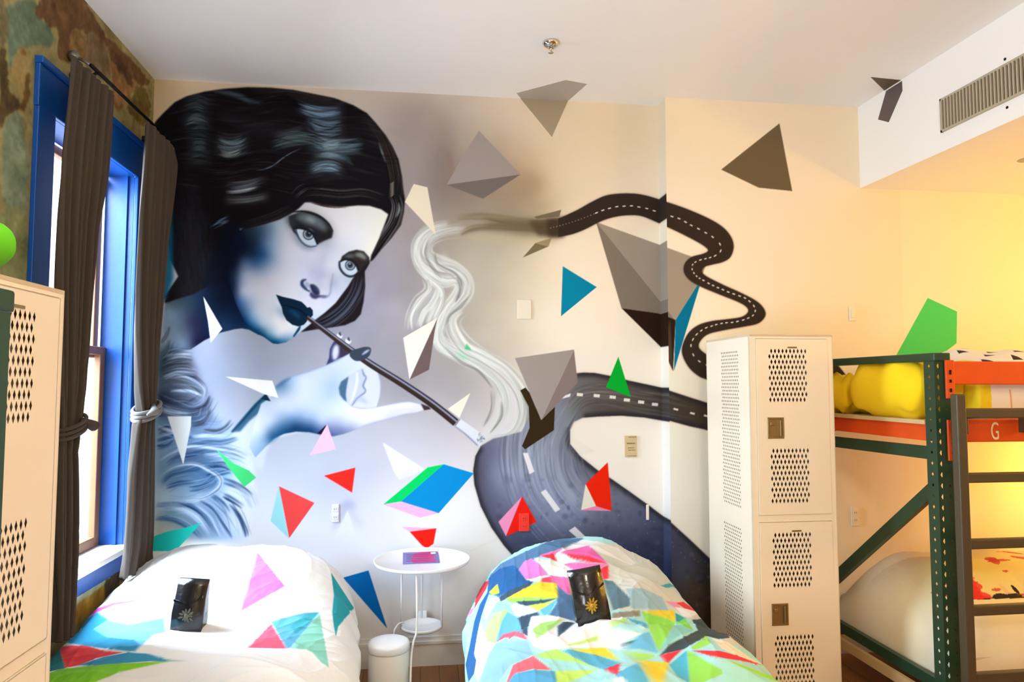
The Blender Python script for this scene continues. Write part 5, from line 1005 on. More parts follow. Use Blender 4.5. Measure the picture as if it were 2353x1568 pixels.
# ------------------------------------------------------------ the two beds
from mathutils.bvhtree import BVHTree
def bed(label, x0, x1, y0=2.22, y1=4.2):
    b = thing('bed', ((x0+x1)/2, (y0+y1)/2, 0), label, 'bed')
    MB().bbox(x0+.06, x1-.06, y0+.04, y1, .14, .34, .02).build('bed_base', M_BASE, b); MB().bbox(x0+.05, x1-.05, y0+.03, y1, .34, .54, .05).build('mattress', M_MATT, b)
    for x in (x0+.1, x1-.16):
        for y in (y0+.1, y1-.16): MB().bbox(x, x+.06, y, y+.06, 0, .14, .004).build('leg', M_FRAME, b)
    return b
bed('single bed under the window, hidden beneath the white comforter', -1.54, -.60, 2.45); bed('single bed beside the locker, hidden beneath the patchwork comforter', .42, 1.30, 2.45)
def duvet(name, label, prof, zb, zt, seed, base, polys, tri=None, wr=.008, ny=430, nt=330, pexp=3.2, top=None, ends=.34):
    """prof: (Y, xl, xr) rows; zt(Yarr, s) top height with s across 0..1"""
    rnd = np.random.default_rng(seed); P = np.array(prof); Yv = np.linspace(P[0, 0], P[-1, 0], ny); xl = np.interp(Yv, P[:, 0], P[:, 1]); xr = np.interp(Yv, P[:, 0], P[:, 2])
    th = np.linspace(0, math.pi, nt); T, Y = np.meshgrid(th, Yv); c, s = np.cos(T), np.abs(np.sin(T)); e = 2/pexp
    far = np.clip(1-(P[-1, 0]-Y)/ends, 0, 1); near = np.clip(1-(Y-P[0, 0])/.25, 0, 1)
    ef = (1-far**2.6)**(1/2.6)*(1-near**2.6)**(1/2.6)
    shr = 1-.10*far**3
    hw = (xr-xl)[:, None]/2*shr; xc = (xr+xl)[:, None]/2; X = xc-hw*np.sign(c)*np.abs(c)**e
    S = (X-(xc-hw))/(2*hw); Zt = zt(Y, S); zbv = zb(Y, S); Z = zbv+(Zt-zbv)*s**e*ef
    w = np.zeros_like(X); ph = rnd.uniform(0, 6, 20)
    for k in range(10): a, b = rnd.normal(0, 10), rnd.normal(0, 8); w += np.sin(a*X+b*Y+ph[k]+1.5*np.sin(4*Y+ph[k+5]))
    w += 2.2*(1-np.abs(np.sin(5*X+7*Y+1.8*np.sin(3*Y+ph[11]))))**2
    for k in range(7): a, b = rnd.normal(0, 26), rnd.normal(0, 20); w += .9*(1-np.abs(np.sin(a*X+b*Y+ph[13]+2*np.sin(6*Y+7*X+k))))**3*np.clip(np.sin(4*X+5*Y+k*2.1), 0, 1)
    # folds running down the hanging sides
    side = np.clip(1-np.abs(s)*1.25, 0, 1); fold = np.sin(26*Y+ph[12]+3*np.sin(5*Y))*side*.018
    X = X-np.sign(c)*fold; X = np.where((c < 0) == (xc > 0), X, X)
    tuck = np.clip(.46-Z, 0, 1)*.42; X = X+np.where(c < 0, -tuck, tuck*(.0 if 'window' in label else 1)); Z = Z+w*wr*s*ef; Y2 = Y+.004*w*s
    V = np.stack([X, Y2, Z], -1).reshape(-1, 3); Fq = rect_faces(ny, nt, 0).reshape(-1, 4)
    bvh = BVHTree.FromPolygons(V.tolist(), Fq.tolist(), epsilon=0)
    # photo points fall on the cloth where the eye's ray meets it; edges use the nearest cloth point
    q = V-np.array([0, 0, CZ]); dz = q@FW; PX = np.stack([CX+F_PX*(q@RT)/dz, CY-F_PX*(q@UP)/dz], 1)
    def fn(x, y):
        d = Vector(ray(x, y)); h = bvh.ray_cast(Vector((0, 0, CZ)), d.normalized())
        if h[2] is not None:
            i = h[2]; r, cc = divmod(i, nt-1); p = np.array(h[0])-V[r*nt+cc]; e1 = V[r*nt+cc+1]-V[r*nt+cc]; e2 = V[(r+1)*nt+cc]-V[r*nt+cc]
            G = np.array([[e1@e1, e1@e2], [e1@e2, e2@e2]])+np.eye(2)*1e-12; ab = np.linalg.solve(G, np.array([p@e1, p@e2])); return (cc+min(max(ab[0], 0), 1), r+min(max(ab[1], 0), 1))
        i = int(np.argmin((PX[:, 0]-x)**2+(PX[:, 1]-y)**2+dz*3)); r, cc = divmod(i, nt); return (cc, r)
    C = Canvas(fn, 0, nt-1, 0, ny-1, 1, base, .40); 
    if tri is not None:
        f0 = C.fn; C.fn = lambda a, b: (a, b); tri(C); C.fn = f0
    for pts, col in polys:
        p = np.array(pts, float); d_ = []
        for a, b in zip(p, np.roll(p, -1, 0)):
            n = max(1, int(np.hypot(*(b-a))/7)); d_ += [a+(b-a)*k/n for k in range(n)]
        C.fill(d_, col, blur=1.0)
    o = grid_mesh(name, V, Fq, paint_lin(C.a.reshape(-1, 3)), M_PRINT, None, True); tag(o, label, 'comforter'); return o, bvh
E_ = crop(120, 1220, 3.1797); D_ = crop(1040, 1230, 3.0167)
g_ = lambda Y, c, w: np.exp(-((Y-c)/w)**2)
ztL = lambda Y, S: .63+.20*g_(Y, 3.85, .42)*(1-.25*np.abs(S-.5)**2*4*.5)+.02*g_(Y, 2.85, .2)-.02*g_(Y, 3.25, .12)-.06*np.clip(1-S*3.2, 0, 1)**1.5
zbL = lambda Y, S: np.where(S < .5, .42, .20)+0*Y
EL = [(E_((215, 662), (330, 568), (450, 525), (760, 488), (450, 548), (340, 592)), (232, 90, 190)), (E_((-20, 840), (120, 740), (240, 650), (340, 592), (450, 548), (800, 508), (830, 740), (740, 760), (600, 885), (300, 850), (60, 812)), (120, 200, 228)),
      (E_((-20, 840), (120, 740), (240, 650), (330, 600), (420, 640), (300, 720), (400, 780), (600, 800), (640, 830), (600, 885), (300, 850), (60, 812)), (30, 150, 195)), (E_((330, 600), (450, 548), (800, 508), (820, 640), (560, 690), (420, 660)), (176, 226, 240)),
      (E_((-20, 830), (50, 850), (95, 1005), (-20, 1030)), (0, 112, 122)), (E_((50, 850), (150, 838), (260, 842), (380, 880), (520, 890), (330, 930), (190, 985), (95, 1003)), (240, 58, 62)),
      (E_((185, 985), (380, 922), (560, 890), (700, 900), (890, 957), (700, 955), (300, 987)), (44, 146, 190)), (E_((-30, 1180), (-20, 1040), (60, 1012), (400, 975), (850, 955), (500, 1032), (300, 1112), (150, 1190)), (126, 204, 30)),
      (E_((1500, 150), (1700, 405), (1370, 597)), (236, 112, 206)), (E_((1600, 680), (1712, 862), (1430, 856)), (246, 86, 116)), (E_((1600, 667), (1700, 635), (1850, 600), (1952, 595), (1880, 690), (1742, 855), (1714, 862)), (88, 170, 206)),
      (E_((1952, 597), (1985, 780), (2022, 1002), (1965, 962), (1900, 890), (1850, 868), (1740, 860)), (136, 208, 188)), (E_((1740, 700), (1850, 610), (1945, 600), (1850, 700), (1780, 760)), (50, 160, 175)), (E_((2038, 308), (2205, 565), (2090, 700), (2072, 772), (2058, 700), (2046, 600), (2058, 470)), (8, 160, 174))]
profL = [(2.25, -1.59, -.21), (3.0, -1.59, -.20), (3.4, -1.58, -.255), (3.6, -1.58, -.295), (3.95, -1.57, -.36), (4.30, -1.56, -.44)]
_, bvL = duvet('comforter', 'white comforter with bright printed triangles on the bed under the window', profL, zbL, ztL, 21, (238, 238, 238), EL, wr=.006, pexp=3.3)
ztR = lambda Y, S: .63+.172*g_(Y, 3.86, .40)*(1-.35*(np.abs(S-.5)*2)**2)+.035*g_(Y, 2.9, .16)-.045*g_(Y, 3.2, .10)
zbR = lambda Y, S: .2+0*Y
def trifill(C):
    rr = np.random.default_rng(5); cols = [(176, 228, 226), (92, 182, 210), (156, 222, 92), (240, 214, 60), (236, 60, 66), (245, 244, 240), (120, 196, 226), (56, 84, 106), (200, 240, 130)]
    for k in range(240):
        x, y = rr.uniform(0, C.w), rr.uniform(0, C.h); s = rr.uniform(14, 46); a = rr.uniform(0, 6.28); C.fill([(x+s*math.cos(a+t)*rr.uniform(.6, 1.2), y+s*math.sin(a+t)*rr.uniform(.6, 1.2)) for t in (0, 2.1, 4.2)], cols[rr.integers(0, 9)], blur=1)
B1, W1, GR, YE, RD, NV, AQ, BL, PK = (84, 124, 166), (244, 244, 244), (160, 226, 92), (242, 218, 54), (236, 48, 62), (52, 78, 100), (172, 226, 226), (98, 184, 224), (246, 118, 186)
DR = [((-60, 60), (500, -60), (1000, -60), (1300, 40), (1700, 300), (2400, 1100), (-100, 1100)), ]
DR = [(D_(*DR[0]), AQ)]
for col, *ps in [
    ((216, 214, 200), ((940, 60), (1200, 60), (1450, 150), (1700, 400), (1900, 640), (2050, 800), (1900, 740), (1650, 590), (1540, 530), (1300, 525), (1100, 520), (1040, 320), (1080, 200))),
    ((240, 236, 228), ((900, 60), (1000, 40), (1150, 90), (1270, 195), (1240, 210), (1120, 160), (1040, 130), (940, 74))), (B1, ((250, 400), (260, 280), (330, 200), (430, 150), (560, 90), (700, 30), (900, 20), (940, 72), (800, 82), (640, 130), (560, 170), (480, 220), (500, 300), (560, 325), (400, 390), (330, 440))),
    ((24, 92, 152), ((250, 300), (330, 230), (420, 210), (460, 240), (500, 300), (540, 330), (400, 390), (320, 420), (250, 412), (230, 470), (200, 560), (190, 600), (170, 700), (150, 820), (165, 870), (150, 960), (110, 1020), (90, 900), (120, 760), (150, 600), (190, 480), (240, 400))),
    (W1, ((900, 30), (1010, 50), (940, 72), (760, 130), (700, 125), (800, 80))), (PK, ((600, 140), (800, 80), (720, 125), (700, 160), (620, 152))), ((250, 104, 176), ((740, 120), (940, 72), (1000, 120), (1080, 205), (880, 165), (780, 135))),
    (W1, ((560, 155), (700, 180), (780, 200), (830, 240), (890, 290), (780, 292), (680, 280), (640, 240))), (W1, ((690, 160), (720, 130), (780, 135), (860, 185), (770, 200), (725, 180))), (RD, ((780, 128), (940, 145), (1065, 195), (950, 190), (830, 162))), (RD, ((620, 145), (700, 130), (725, 182))),
    (PK, ((770, 200), (850, 190), (1075, 200), (1000, 250), (890, 292), (830, 240))), (RD, ((1080, 205), (1082, 300), (1040, 312), (1030, 262), (960, 277), (1000, 248))), ((232, 134, 216), ((545, 160), (600, 200), (662, 275), (560, 300), (510, 312), (458, 240), (490, 190))),
    (W1, ((510, 312), (640, 280), (670, 290), (600, 320), (560, 325))), ((244, 74, 104), ((620, 300), (680, 285), (704, 332), (615, 325))), (PK, ((670, 280), (840, 300), (850, 415), (800, 415), (720, 350), (700, 320))), (B1, ((728, 350), (800, 415), (850, 415), (900, 620), (880, 615), (800, 590), (670, 555), (722, 470))),
    (NV, ((320, 435), (400, 380), (560, 320), (520, 380), (400, 432), (330, 462))), (YE, ((370, 440), (500, 370), (600, 325), (720, 335), (732, 440), (520, 432), (440, 457))), (GR, ((370, 440), (520, 430), (730, 440), (600, 455), (470, 466), (400, 470))), (NV, ((440, 460), (600, 453), (730, 438), (620, 478), (520, 492), (460, 480))),
    ((222, 236, 84), ((520, 490), (650, 470), (728, 442), (600, 527), (550, 512))), (BL, ((600, 527), (728, 442), (670, 555), (640, 560))), ((228, 226, 60), ((250, 400), (310, 338), (325, 405), (280, 415))), (RD, ((215, 318), (252, 318), (235, 370), (148, 515), (168, 420))), ((246, 146, 214), ((105, 515), (150, 508), (130, 548), (50, 600))),
    (W1, ((215, 520), (262, 440), (320, 433), (330, 462), (262, 540), (225, 592))), (W1, ((400, 490), (440, 475), (560, 510), (592, 532), (460, 562), (430, 552))), ((150, 216, 236), ((310, 460), (400, 490), (430, 552), (380, 520), (262, 545))), ((186, 244, 146), ((290, 540), (400, 510), (350, 572), (320, 700), (300, 752), (200, 735), (240, 620))),
    ((104, 182, 230), ((380, 530), (450, 572), (500, 722), (420, 670), (300, 742), (340, 600))), (NV, ((450, 572), (590, 532), (610, 560), (550, 565), (520, 640), (522, 702), (490, 682))), (W1, ((190, 600), (240, 742), (300, 752), (250, 830), (180, 1020), (150, 960), (165, 870), (150, 820), (170, 700))), ((244, 100, 120), ((300, 747), (350, 690), (420, 668), (490, 680), (527, 732), (440, 705), (360, 712))),
    (W1, ((520, 700), (545, 565), (680, 558), (760, 572), (900, 615), (1100, 570), (1200, 568), (1350, 620), (1300, 690), (1180, 742), (1190, 800), (1060, 782), (820, 782), (640, 802), (560, 770))), ((180, 236, 130), ((555, 650), (620, 610), (770, 583), (700, 642), (580, 722))), (NV, ((728, 632), (770, 600), (850, 608), (800, 650), (730, 707))),
    ((190, 236, 120), ((760, 770), (880, 740), (1005, 698), (1010, 730), (900, 757))), ((190, 240, 140), ((1090, 600), (1200, 573), (1222, 600), (1110, 642))), ((96, 176, 212), ((1200, 570), (1350, 612), (1352, 647), (1260, 620))), (AQ, ((1110, 645), (1210, 592), (1290, 620), (1352, 690), (1300, 682))),
    ((94, 124, 136), ((1040, 310), (1110, 320), (1232, 440), (1232, 492), (1110, 522), (1080, 430))), ((160, 192, 204), ((1200, 370), (1320, 370), (1450, 430), (1500, 522), (1232, 510), (1232, 440))), ((150, 140, 124), ((1110, 540), (1300, 522), (1300, 562), (1100, 577))), ((66, 166, 176), ((1440, 350), (1500, 335), (1560, 360), (1480, 366))),
    ((244, 150, 190), ((1470, 455), (1560, 470), (1625, 582), (1540, 502))), (RD, ((1550, 470), (1600, 463), (1705, 537), (1620, 517))), (W1, ((1540, 500), (1620, 512), (1720, 542), (1650, 572), (1600, 562))), ((246, 214, 56), ((1310, 532), (1420, 522), (1540, 523), (1546, 602), (1460, 572))), ((150, 224, 88), ((1310, 532), (1460, 572), (1546, 602), (1430, 815), (1360, 640))),
    ((60, 160, 170), ((1545, 540), (1622, 582), (1550, 612))), ((130, 214, 88), ((1550, 612), (1610, 575), (1672, 662))), ((140, 214, 214), ((1545, 610), (1676, 665), (1560, 702), (1430, 815), (1500, 680))), ((58, 74, 80), ((1660, 590), (1800, 570), (1870, 620), (1922, 712), (1850, 722), (1760, 700), (1600, 792), (1470, 822), (1430, 842), (1500, 762), (1700, 660))),
    ((108, 188, 226), ((1190, 790), (1300, 692), (1362, 670), (1430, 822), (1300, 790))), (NV, ((1185, 750), (1270, 728), (1190, 778))), (GR, ((1640, 792), (1760, 700), (1792, 752), (1700, 792))), (RD, ((1440, 835), (1592, 793), (1490, 892))), ((150, 220, 88), ((1625, 800), (1900, 952), (1650, 1060), (1640, 1020))),
    ((78, 180, 206), ((1500, 900), (1622, 802), (1642, 1030), (1560, 982))), (RD, ((1660, 800), (1850, 803), (1980, 838), (2150, 902), (2000, 872), (1800, 842))), ((244, 234, 210), ((1790, 713), (1900, 738), (2060, 850), (2160, 905), (1960, 832), (1870, 792))), ((246, 214, 48), ((1280, 868), (1500, 885), (1440, 1080), (1400, 1030))), ((170, 230, 108), ((1200, 803), (1412, 835), (1340, 867), (1270, 872))),
    ((94, 184, 220), ((1130, 962), (1290, 880), (1400, 1080), (1150, 1080))), (RD, ((1045, 930), (1162, 888), (1146, 972))), ((246, 220, 58), ((820, 795), (1060, 780), (1156, 872), (1000, 832))), ((88, 174, 206), ((760, 802), (820, 795), (1000, 832), (1140, 880), (1160, 890), (1050, 932), (900, 882))), ((184, 234, 118), ((570, 832), (720, 790), (1012, 932), (850, 882), (680, 872))),
    ((164, 226, 226), ((600, 850), (850, 882), (1012, 937), (720, 947), (680, 942))), ((148, 198, 234), ((300, 750), (520, 730), (560, 832), (400, 902), (290, 1060), (180, 1060), (250, 830))), ((244, 106, 118), ((360, 1060), (420, 900), (560, 838), (687, 937), (550, 930), (430, 962))), ((88, 170, 214), ((430, 962), (560, 935), (720, 945), (742, 1060), (360, 1060))), ((198, 238, 110), ((710, 945), (1012, 935), (760, 1040), (730, 1060))),
    ((168, 228, 214), ((1850, 850), (2110, 950), (2400, 1100), (1900, 1100))), ((160, 234, 60), ((1880, 860), (2000, 900), (2260, 1000), (2290, 1030), (2150, 982))), (W1, ((1120, 990), (1180, 985), (1240, 1060), (1120, 1060)))]:
    DR += [(D_(*p), col) for p in ps]
profR = [(2.25, .14, 1.50), (3.0, .14, 1.49), (3.5, .17, 1.47), (3.95, .27, 1.43), (4.28, .35, 1.38)]
_, bvR = duvet('comforter', 'patchwork comforter of blue, green, yellow and red shards on the bed beside the locker', profR, zbR, ztR, 33, (170, 222, 222), DR, tri=trifill, wr=.007, pexp=2.9)
def drop(bv, x, y): h = bv.ray_cast(Vector((x, y, 2)), Vector((0, 0, -1))); return h[0].z

# ------------------------------------------------------------ small black gift bags on the beds
def bag(px, py, bv, lean, rz, w, h, dp, label, silver):
    p = None
    d = Vector(ray(px, py)); hit = bv.ray_cast(Vector((0, 0, CZ)), d.normalized())[0]
    b = thing('gift_bag', (0, 0, 0), label, 'bag', 'small black bags on the beds')
    m = MB(); n = 9; V = []; fs = []
    rnd = random.Random(int(px))
    for j in range(n):
        f = j/(n-1); zz_ = h*f; dd = dp*(1-.75*max(0, f-.45)/.55); ww = w*(1+.02*math.sin(f*7))
        for a, c in ((-ww/2, -dd/2), (0, -dd/2-.004*math.sin(f*9)), (ww/2, -dd/2), (ww/2-.006*(1-f), 0), (ww/2, dd/2), (0, dd/2), (-ww/2, dd/2), (-ww/2+.006*(1-f), 0)): V.append((a+rnd.uniform(-.0008, .0008), c+rnd.uniform(-.0005, .0005)+(dp-dd)*.3, zz_+(rnd.uniform(-.004, .003) if j == n-1 else 0)))
    for j in range(n-1):
        for k in range(8): fs.append((j*8+k, j*8+(k+1) % 8, (j+1)*8+(k+1) % 8, (j+1)*8+k))
    fs += [tuple(range(8))[::-1], tuple((n-1)*8+k for k in range(8))]
    m.add(V, fs, 0, True); m.build('paper_bag', M_BLK, b)
    # folded crease across the front, and the printed burst
    q = MB(); y_ = -dp/2-.006
    q.prism([(-w/2+.004, y_+.001, h*.60), (0, y_-.002, h*.53), (0, y_-.002, h*.555), (-w/2+.004, y_+.001, h*.645)], (0, .003, 0)); q.prism([(0, y_-.002, h*.53), (w/2-.004, y_+.001, h*.68), (w/2-.004, y_+.001, h*.73), (.012, y_-.002, h*.555)], (0, .003, 0))
    q.build('fold_crease', M_BLK, b)
    q = MB(); cz_ = h*.34
    for k in range(11):
        a = k/11*2*math.pi; r0 = rnd.uniform(.014, .026); c0, s0 = math.cos(a), math.sin(a); rl, rw = rnd.uniform(.009, .013), .0045
        q.prism([(c0*r0+c0*rl*math.cos(t)-s0*rw*math.sin(t), y_-.001, cz_+s0*r0+s0*rl*math.cos(t)+c0*rw*math.sin(t)) for t in np.linspace(0, 6.283, 10, endpoint=False)], (0, .0015, 0))
    q.lathe([(.0, -.001), (.011, -.001), (.011, .001)], (0, 0, 0), 12); o = None
    for i in range(len(q.v)-36, len(q.v)): x_, yv, zv = q.v[i]; q.v[i] = (x_, y_-.001+zv, cz_+yv)
    q.build('printed_emblem', M_GOLD if not silver else mat('dull_silver_print', (92, 94, 84), .7), b)
    b.location = (hit.x, hit.y+dp/2, hit.z-.012); b.rotation_euler = (lean[0], lean[1], rz); return b
bag(427, 1452, bvL, (-.06, .05, 0), -.10, .132, .225, .06, 'small black paper bag with a faint flower emblem on the white comforter', True)
bag(1368, 1428, bvR, (-.06, -.17, 0), -.05, .145, .225, .07, 'small black glossy bag with a gold flower emblem on the patchwork comforter', False)

# ------------------------------------------------------------ round table between the beds
tx, ty, tz = .005, 4.0, .70
tb = thing('side_table', (tx, ty, 0), 'round white two-tier side table between the two beds', 'table')
MB().lathe([(0, -.008), (.258, -.008), (.264, -.004), (.268, .010), (.264, .012), (.258, .003), (0, .003)], (tx, ty, tz), 72).build('tabletop', M_WHITE, tb)
lx, ly, lz = atY(968, 1440, 4.03); r2 = .116
MB().lathe([(0, -.008), (r2-.006, -.008), (r2, -.002), (r2+.002, .010), (r2-.003, .012), (r2-.008, .002), (0, .002)], (tx, ly, lz), 56).build('lower_tray', M_WHITE, tb)
for k, a in enumerate((math.radians(195), math.radians(-18), math.radians(90))):
    x, y = tx+r2*math.cos(a), ly+r2*math.sin(a); MB().tube([(x, y, lz), (x, y, tz-.006)], .006, 10).build('rod', M_WHITE, tb)
MB().bbox(tx-.05, tx+.05, 4.24, 4.328, tz-.03, tz-.008, .003).build('wall_bracket', M_WHITE, tb); MB().bbox(tx-.03, tx+.03, ly+r2-.01, 4.325, lz-.02, lz-.006, .003).build('wall_bracket', M_WHITE, tb)
# printed card lying on it
pc = [atZ(x, y, tz+.004) for x, y in ((926, 1271), (1006, 1268), (1010.5, 1294), (925.5, 1297))]; cc = sum(pc, Vector())/4
card = thing('card', cc, 'purple and pink printed card lying on the round white table', 'card')
cr = MB(); cr.prism([Vector(p)-0*cc for p in pc], (0, 0, .0015)); cr.build('paper', mat('lilac_card', (118, 110, 176), .5), card)
e = MB(); bl = lambda u, v: (pc[3]*(1-u)+pc[2]*u)*(1-v)+(pc[0]*(1-u)+pc[1]*u)*v+Vector((0, 0, .0021))
e.add([bl(*p) for p in ((.26, .06), (.55, .04), (.88, .10), (.92, .3), (.8, .45), (.9, .62), (.76, .8), (.86, .97), (.5, .96), (.34, .85), (.22, .5))], [tuple(range(11))]); e.build('printed_swatch', mat('magenta_print', (196, 46, 120), .5), card)
e = MB()
for v in (.2, .38, .56, .74): e.add([bl(u, w)+Vector((0, 0, .0004)) for u, w in ((.1, v), (.72, v), (.72, v+.04), (.1, v+.04))], [(0, 1, 2, 3)])
e.build('printed_lines', mat('plum_ink', (120, 60, 128), .6), card)
e = MB(); e.add([bl(u, w)+Vector((0, 0, .0008)) for u, w in ((.8, .74), (.93, .76), (.93, .92), (.78, .9))], [(0, 1, 2, 3)]); e.build('printed_label', M_WHITE, card)

# ------------------------------------------------------------ pedal bin and cords
bn = thing('pedal_bin', (-.157, 3.59, 0), 'small white cylindrical pedal bin standing in front of the round table', 'bin')
MB().lathe([(0, .012), (.098, .012), (.1, .02), (.1, .365), (.097, .372), (.097, .376), (0, .376)], (-.157, 3.59, 0), 56).build('bin_body', M_BIN, bn)
MB().lathe([(.101, .374), (.103, .378), (.103, .402), (.099, .412), (.085, .418), (.04, .421), (0, .422)], (-.157, 3.59, 0), 56).build('lid', M_WHITE, bn)
MB().lathe([(0, 0), (.095, 0), (.1, .006), (.1, .012), (0, .012)], (-.157, 3.59, 0), 48).build('base_ring', M_IRON, bn); MB().bbox(-.185, -.129, 3.455, 3.50, .01, .022, .004).bar((-.157, 3.49, .016), (-.157, 3.6, .016), .02, .006).build('pedal', M_IRON, bn)
hp = atY(917, 1436, 3.72)
c1 = MB(); P = [atY(957, 1318, 3.78), atY(958, 1380, 3.76), atY(957, 1450, 3.74), atY(950, 1476, 3.68), atY(945, 1510, 3.6), atY(943, 1568, 3.52)]; e = atZ(942, 1690, .008); P = [Vector(p) for p in P]+[Vector((P[-1].x, 3.5, .15)), Vector((P[-1].x, 3.46, .03)), Vector((P[-1].x+.03, 3.3, .008)), Vector((P[-1].x+.02, 3.0, .008))]
P = [Vector((P[0].x, 3.85, tz-.012))]+P; Q = spline([tuple(p) for p in P], False, 8) if False else None
def spl3(P, n=8):
    A = np.array([tuple(p) for p in P]); xy = spline(A[:, :2], False, n); xz = spline(A[:, [0, 2]], False, n); return [Vector((a[0], a[1], b[1])) for a, b in zip(xy, xz)]
o = MB().tube(spl3(P), .0055, 10).build('cord', M_CORD); tag(o, 'white cord hanging down the front of the round table beside the bin', 'cord')
P = [atY(929, 1431, 3.90), atY(918, 1433, 3.88), atY(911, 1441, 3.86), atY(905, 1456, 3.84), atY(903, 1500, 3.82), Vector((-.2, 3.82, .05)), Vector((-.2, 3.86, .006))]
o = MB().tube(spl3(P), .004, 8).build('cord', M_CORD); tag(o, 'short white cord looping from the lower tray behind the bin', 'cord')

# ------------------------------------------------------------ ceiling and wall fittings
sp = atZ(1266, 97, ZC); s_ = thing('fire_sprinkler', (sp.x, sp.y, ZC), 'chrome fire sprinkler head in the middle of the ceiling', 'sprinkler')
MB().lathe([(.005, -.0), (.044, -.001), (.046, -.006), (.038, -.02), (.022, -.03), (.01, -.032), (.01, -.02), (0, -.02)], (sp.x, sp.y, ZC), 32).build('escutcheon', M_CHROME, s_)
m = MB(); m.tube([(sp.x, sp.y, ZC-.02), (sp.x, sp.y, ZC-.045)], .005)
for s in (-1, 1): m.tube([(sp.x+s*.006, sp.y, ZC-.03), (sp.x+s*.011, sp.y, ZC-.042), (sp.x+s*.003, sp.y, ZC-.054)], .0016, 6)
m.lathe([(0, -.054), (.004, -.054), (.014, -.056), (.015, -.058), (0, -.059)], (sp.x, sp.y, ZC), 20); m.build('sprinkler_head', M_CHROME, s_)
# air vent in the soffit face
vy0, vy1, vz0, vz1 = 2.2, 3.452, 3.08, 3.268
vt = thing('air_vent', (XS, 3.0, 3.17), 'long louvred air grille in the soffit at the upper right', 'vent')
m = MB(); 
for a, b, c, d in ((vy0, vy1, vz0, vz0+.012), (vy0, vy1, vz1-.012, vz1), (vy0, vy0+.012, vz0, vz1), (vy1-.012, vy1, vz0, vz1)): m.box(XS-.012, XS-.0, a, b, c, d)
m.build('grille_frame', M_GRILLE, vt); MB().box(XS-.002, XS-.0005, vy0+.01, vy1-.01, vz0+.01, vz1-.01).build('shade_backing', M_VDARK, vt)  # dark sheet behind the blades stands for the shade inside the duct
m = MB(); y = vy0+.02
while y < vy1-.014: m.box(XS-.013, XS-.003, y, y+.009, vz0+.008, vz1-.008); y += .0225
m.build('louvre_blades', M_GRILLE, vt)
for y, z in ((3.02, 3.295), (3.02, 3.05)): MB().lathe([(0, -.004), (.007, -.003), (.007, 0)], (XS, y, z), 12, axis='x').build('screw', M_IRON, vt)
MB()
def plate(px0, py0, px1, py1, Y, label, cat, kind_='switch', m_=None):
    a, b = atY(px0, py0, Y), atY(px1, py1, Y); x0, x1, z0, z1 = a.x, b.x, b.z, a.z; cx_, cz_ = (x0+x1)/2, (z0+z1)/2
    t_ = thing(dict(switch='light_switch', outlet='wall_outlet', stat='wall_sensor', blank='blank_plate')[kind_], (cx_, Y, cz_), label, cat)
    MB().bbox(x0, x1, Y-.008, Y-.0012, z0, z1, .003).build('cover_plate', m_ or M_PLATE, t_)
    if kind_ == 'switch': MB().bbox(cx_-.012, cx_+.012, Y-.013, Y-.008, cz_-.028, cz_+.028, .003).build('rocker', m_ or M_PLATE, t_)
    if kind_ == 'outlet':
        for dz_ in (-.024, .024):
            o = MB().bbox(cx_-.016, cx_+.016, Y-.0105, Y-.008, cz_+dz_-.014, cz_+dz_+.014, .002).build('socket_face', m_ or M_PLATE, t_)
            q = MB()
            for s in (-.006, .006): q.box(cx_+s-.001, cx_+s+.001, Y-.0112, Y-.0104, cz_+dz_-.004, cz_+dz_+.006)
            q.build('socket_slots', M_IRON, o)
    return t_
M_MP = mat('plate_overpainted_grey', (222, 216, 200), .5); M_MPB = mat('plate_overpainted_lilac', (214, 218, 240), .5); M_MPR = mat('plate_overpainted_red', (236, 44, 24), .5)
plate(1188, 689, 1221, 734, WB, 'overpainted blank plate right of the smoke trail', 'wall plate', 'blank', M_MP)
plate(763, 1159, 779, 1200, WB, 'pale outlet beside the small red triangle above the white bed', 'outlet', 'outlet', M_MPB)
plate(1192, 1180, 1216, 1221, WB, 'red-painted outlet on the red and pink triangle', 'outlet', 'outlet', M_MPR)
plate(1484, 1160, 1491, 1195, WB, 'narrow white wall sensor at the edge of the painted road', 'sensor', 'stat')
plate(1950, 704, 1967, 738, WR, 'cream light switch on the yellow-lit wall above the locker', 'switch', 'switch')
plate(1954, 1165, 1974, 1209, WR, 'cream outlet on the wall behind the green rack brace', 'outlet', 'outlet')
a, b = atY(1435, 1002, WB), atY(1463, 1050, WB); sg = thing('wall_sign', ((a.x+b.x)/2, WB, (a.z+b.z)/2), 'small tan paper notice on the wall inside the road bend', 'sign')
q = MB().bbox(a.x, b.x, WB-.008, WB-.0012, b.z, a.z, .001); W_ = b.x-a.x; H0 = a.z-b.z
for fy, f0, f1, hh in ((.36, .16, .84, .03), (.57, .25, .78, .018), (.68, .28, .5, .02), (.68, .55, .85, .02), (.06, .3, .95, .015), (.95, .2, .95, .012)):
    x = a.x+W_*f0
    while x < a.x+W_*f1: w_ = random.uniform(.003, .008); q.box(x, min(x+w_, a.x+W_*f1), WB-.0088, WB-.008, a.z-H0*(fy+hh), a.z-H0*(fy-hh), 1); x += w_+.0018
q.build('printed_notice', None, sg, mats=[M_SIGN, M_INK])
# recessed lamp under the soffit
rp = atZ(2352, 366, ZS); r_ = thing('recessed_light', (rp.x, rp.y, ZS), 'small recessed light in the yellow-lit alcove ceiling at the right edge', 'light')
MB().lathe([(.03, -.001), (.05, -.003), (.052, -.0), (.03, 0)], (rp.x+.03, rp.y, ZS), 24).build('trim_ring', M_GRILLE, r_)

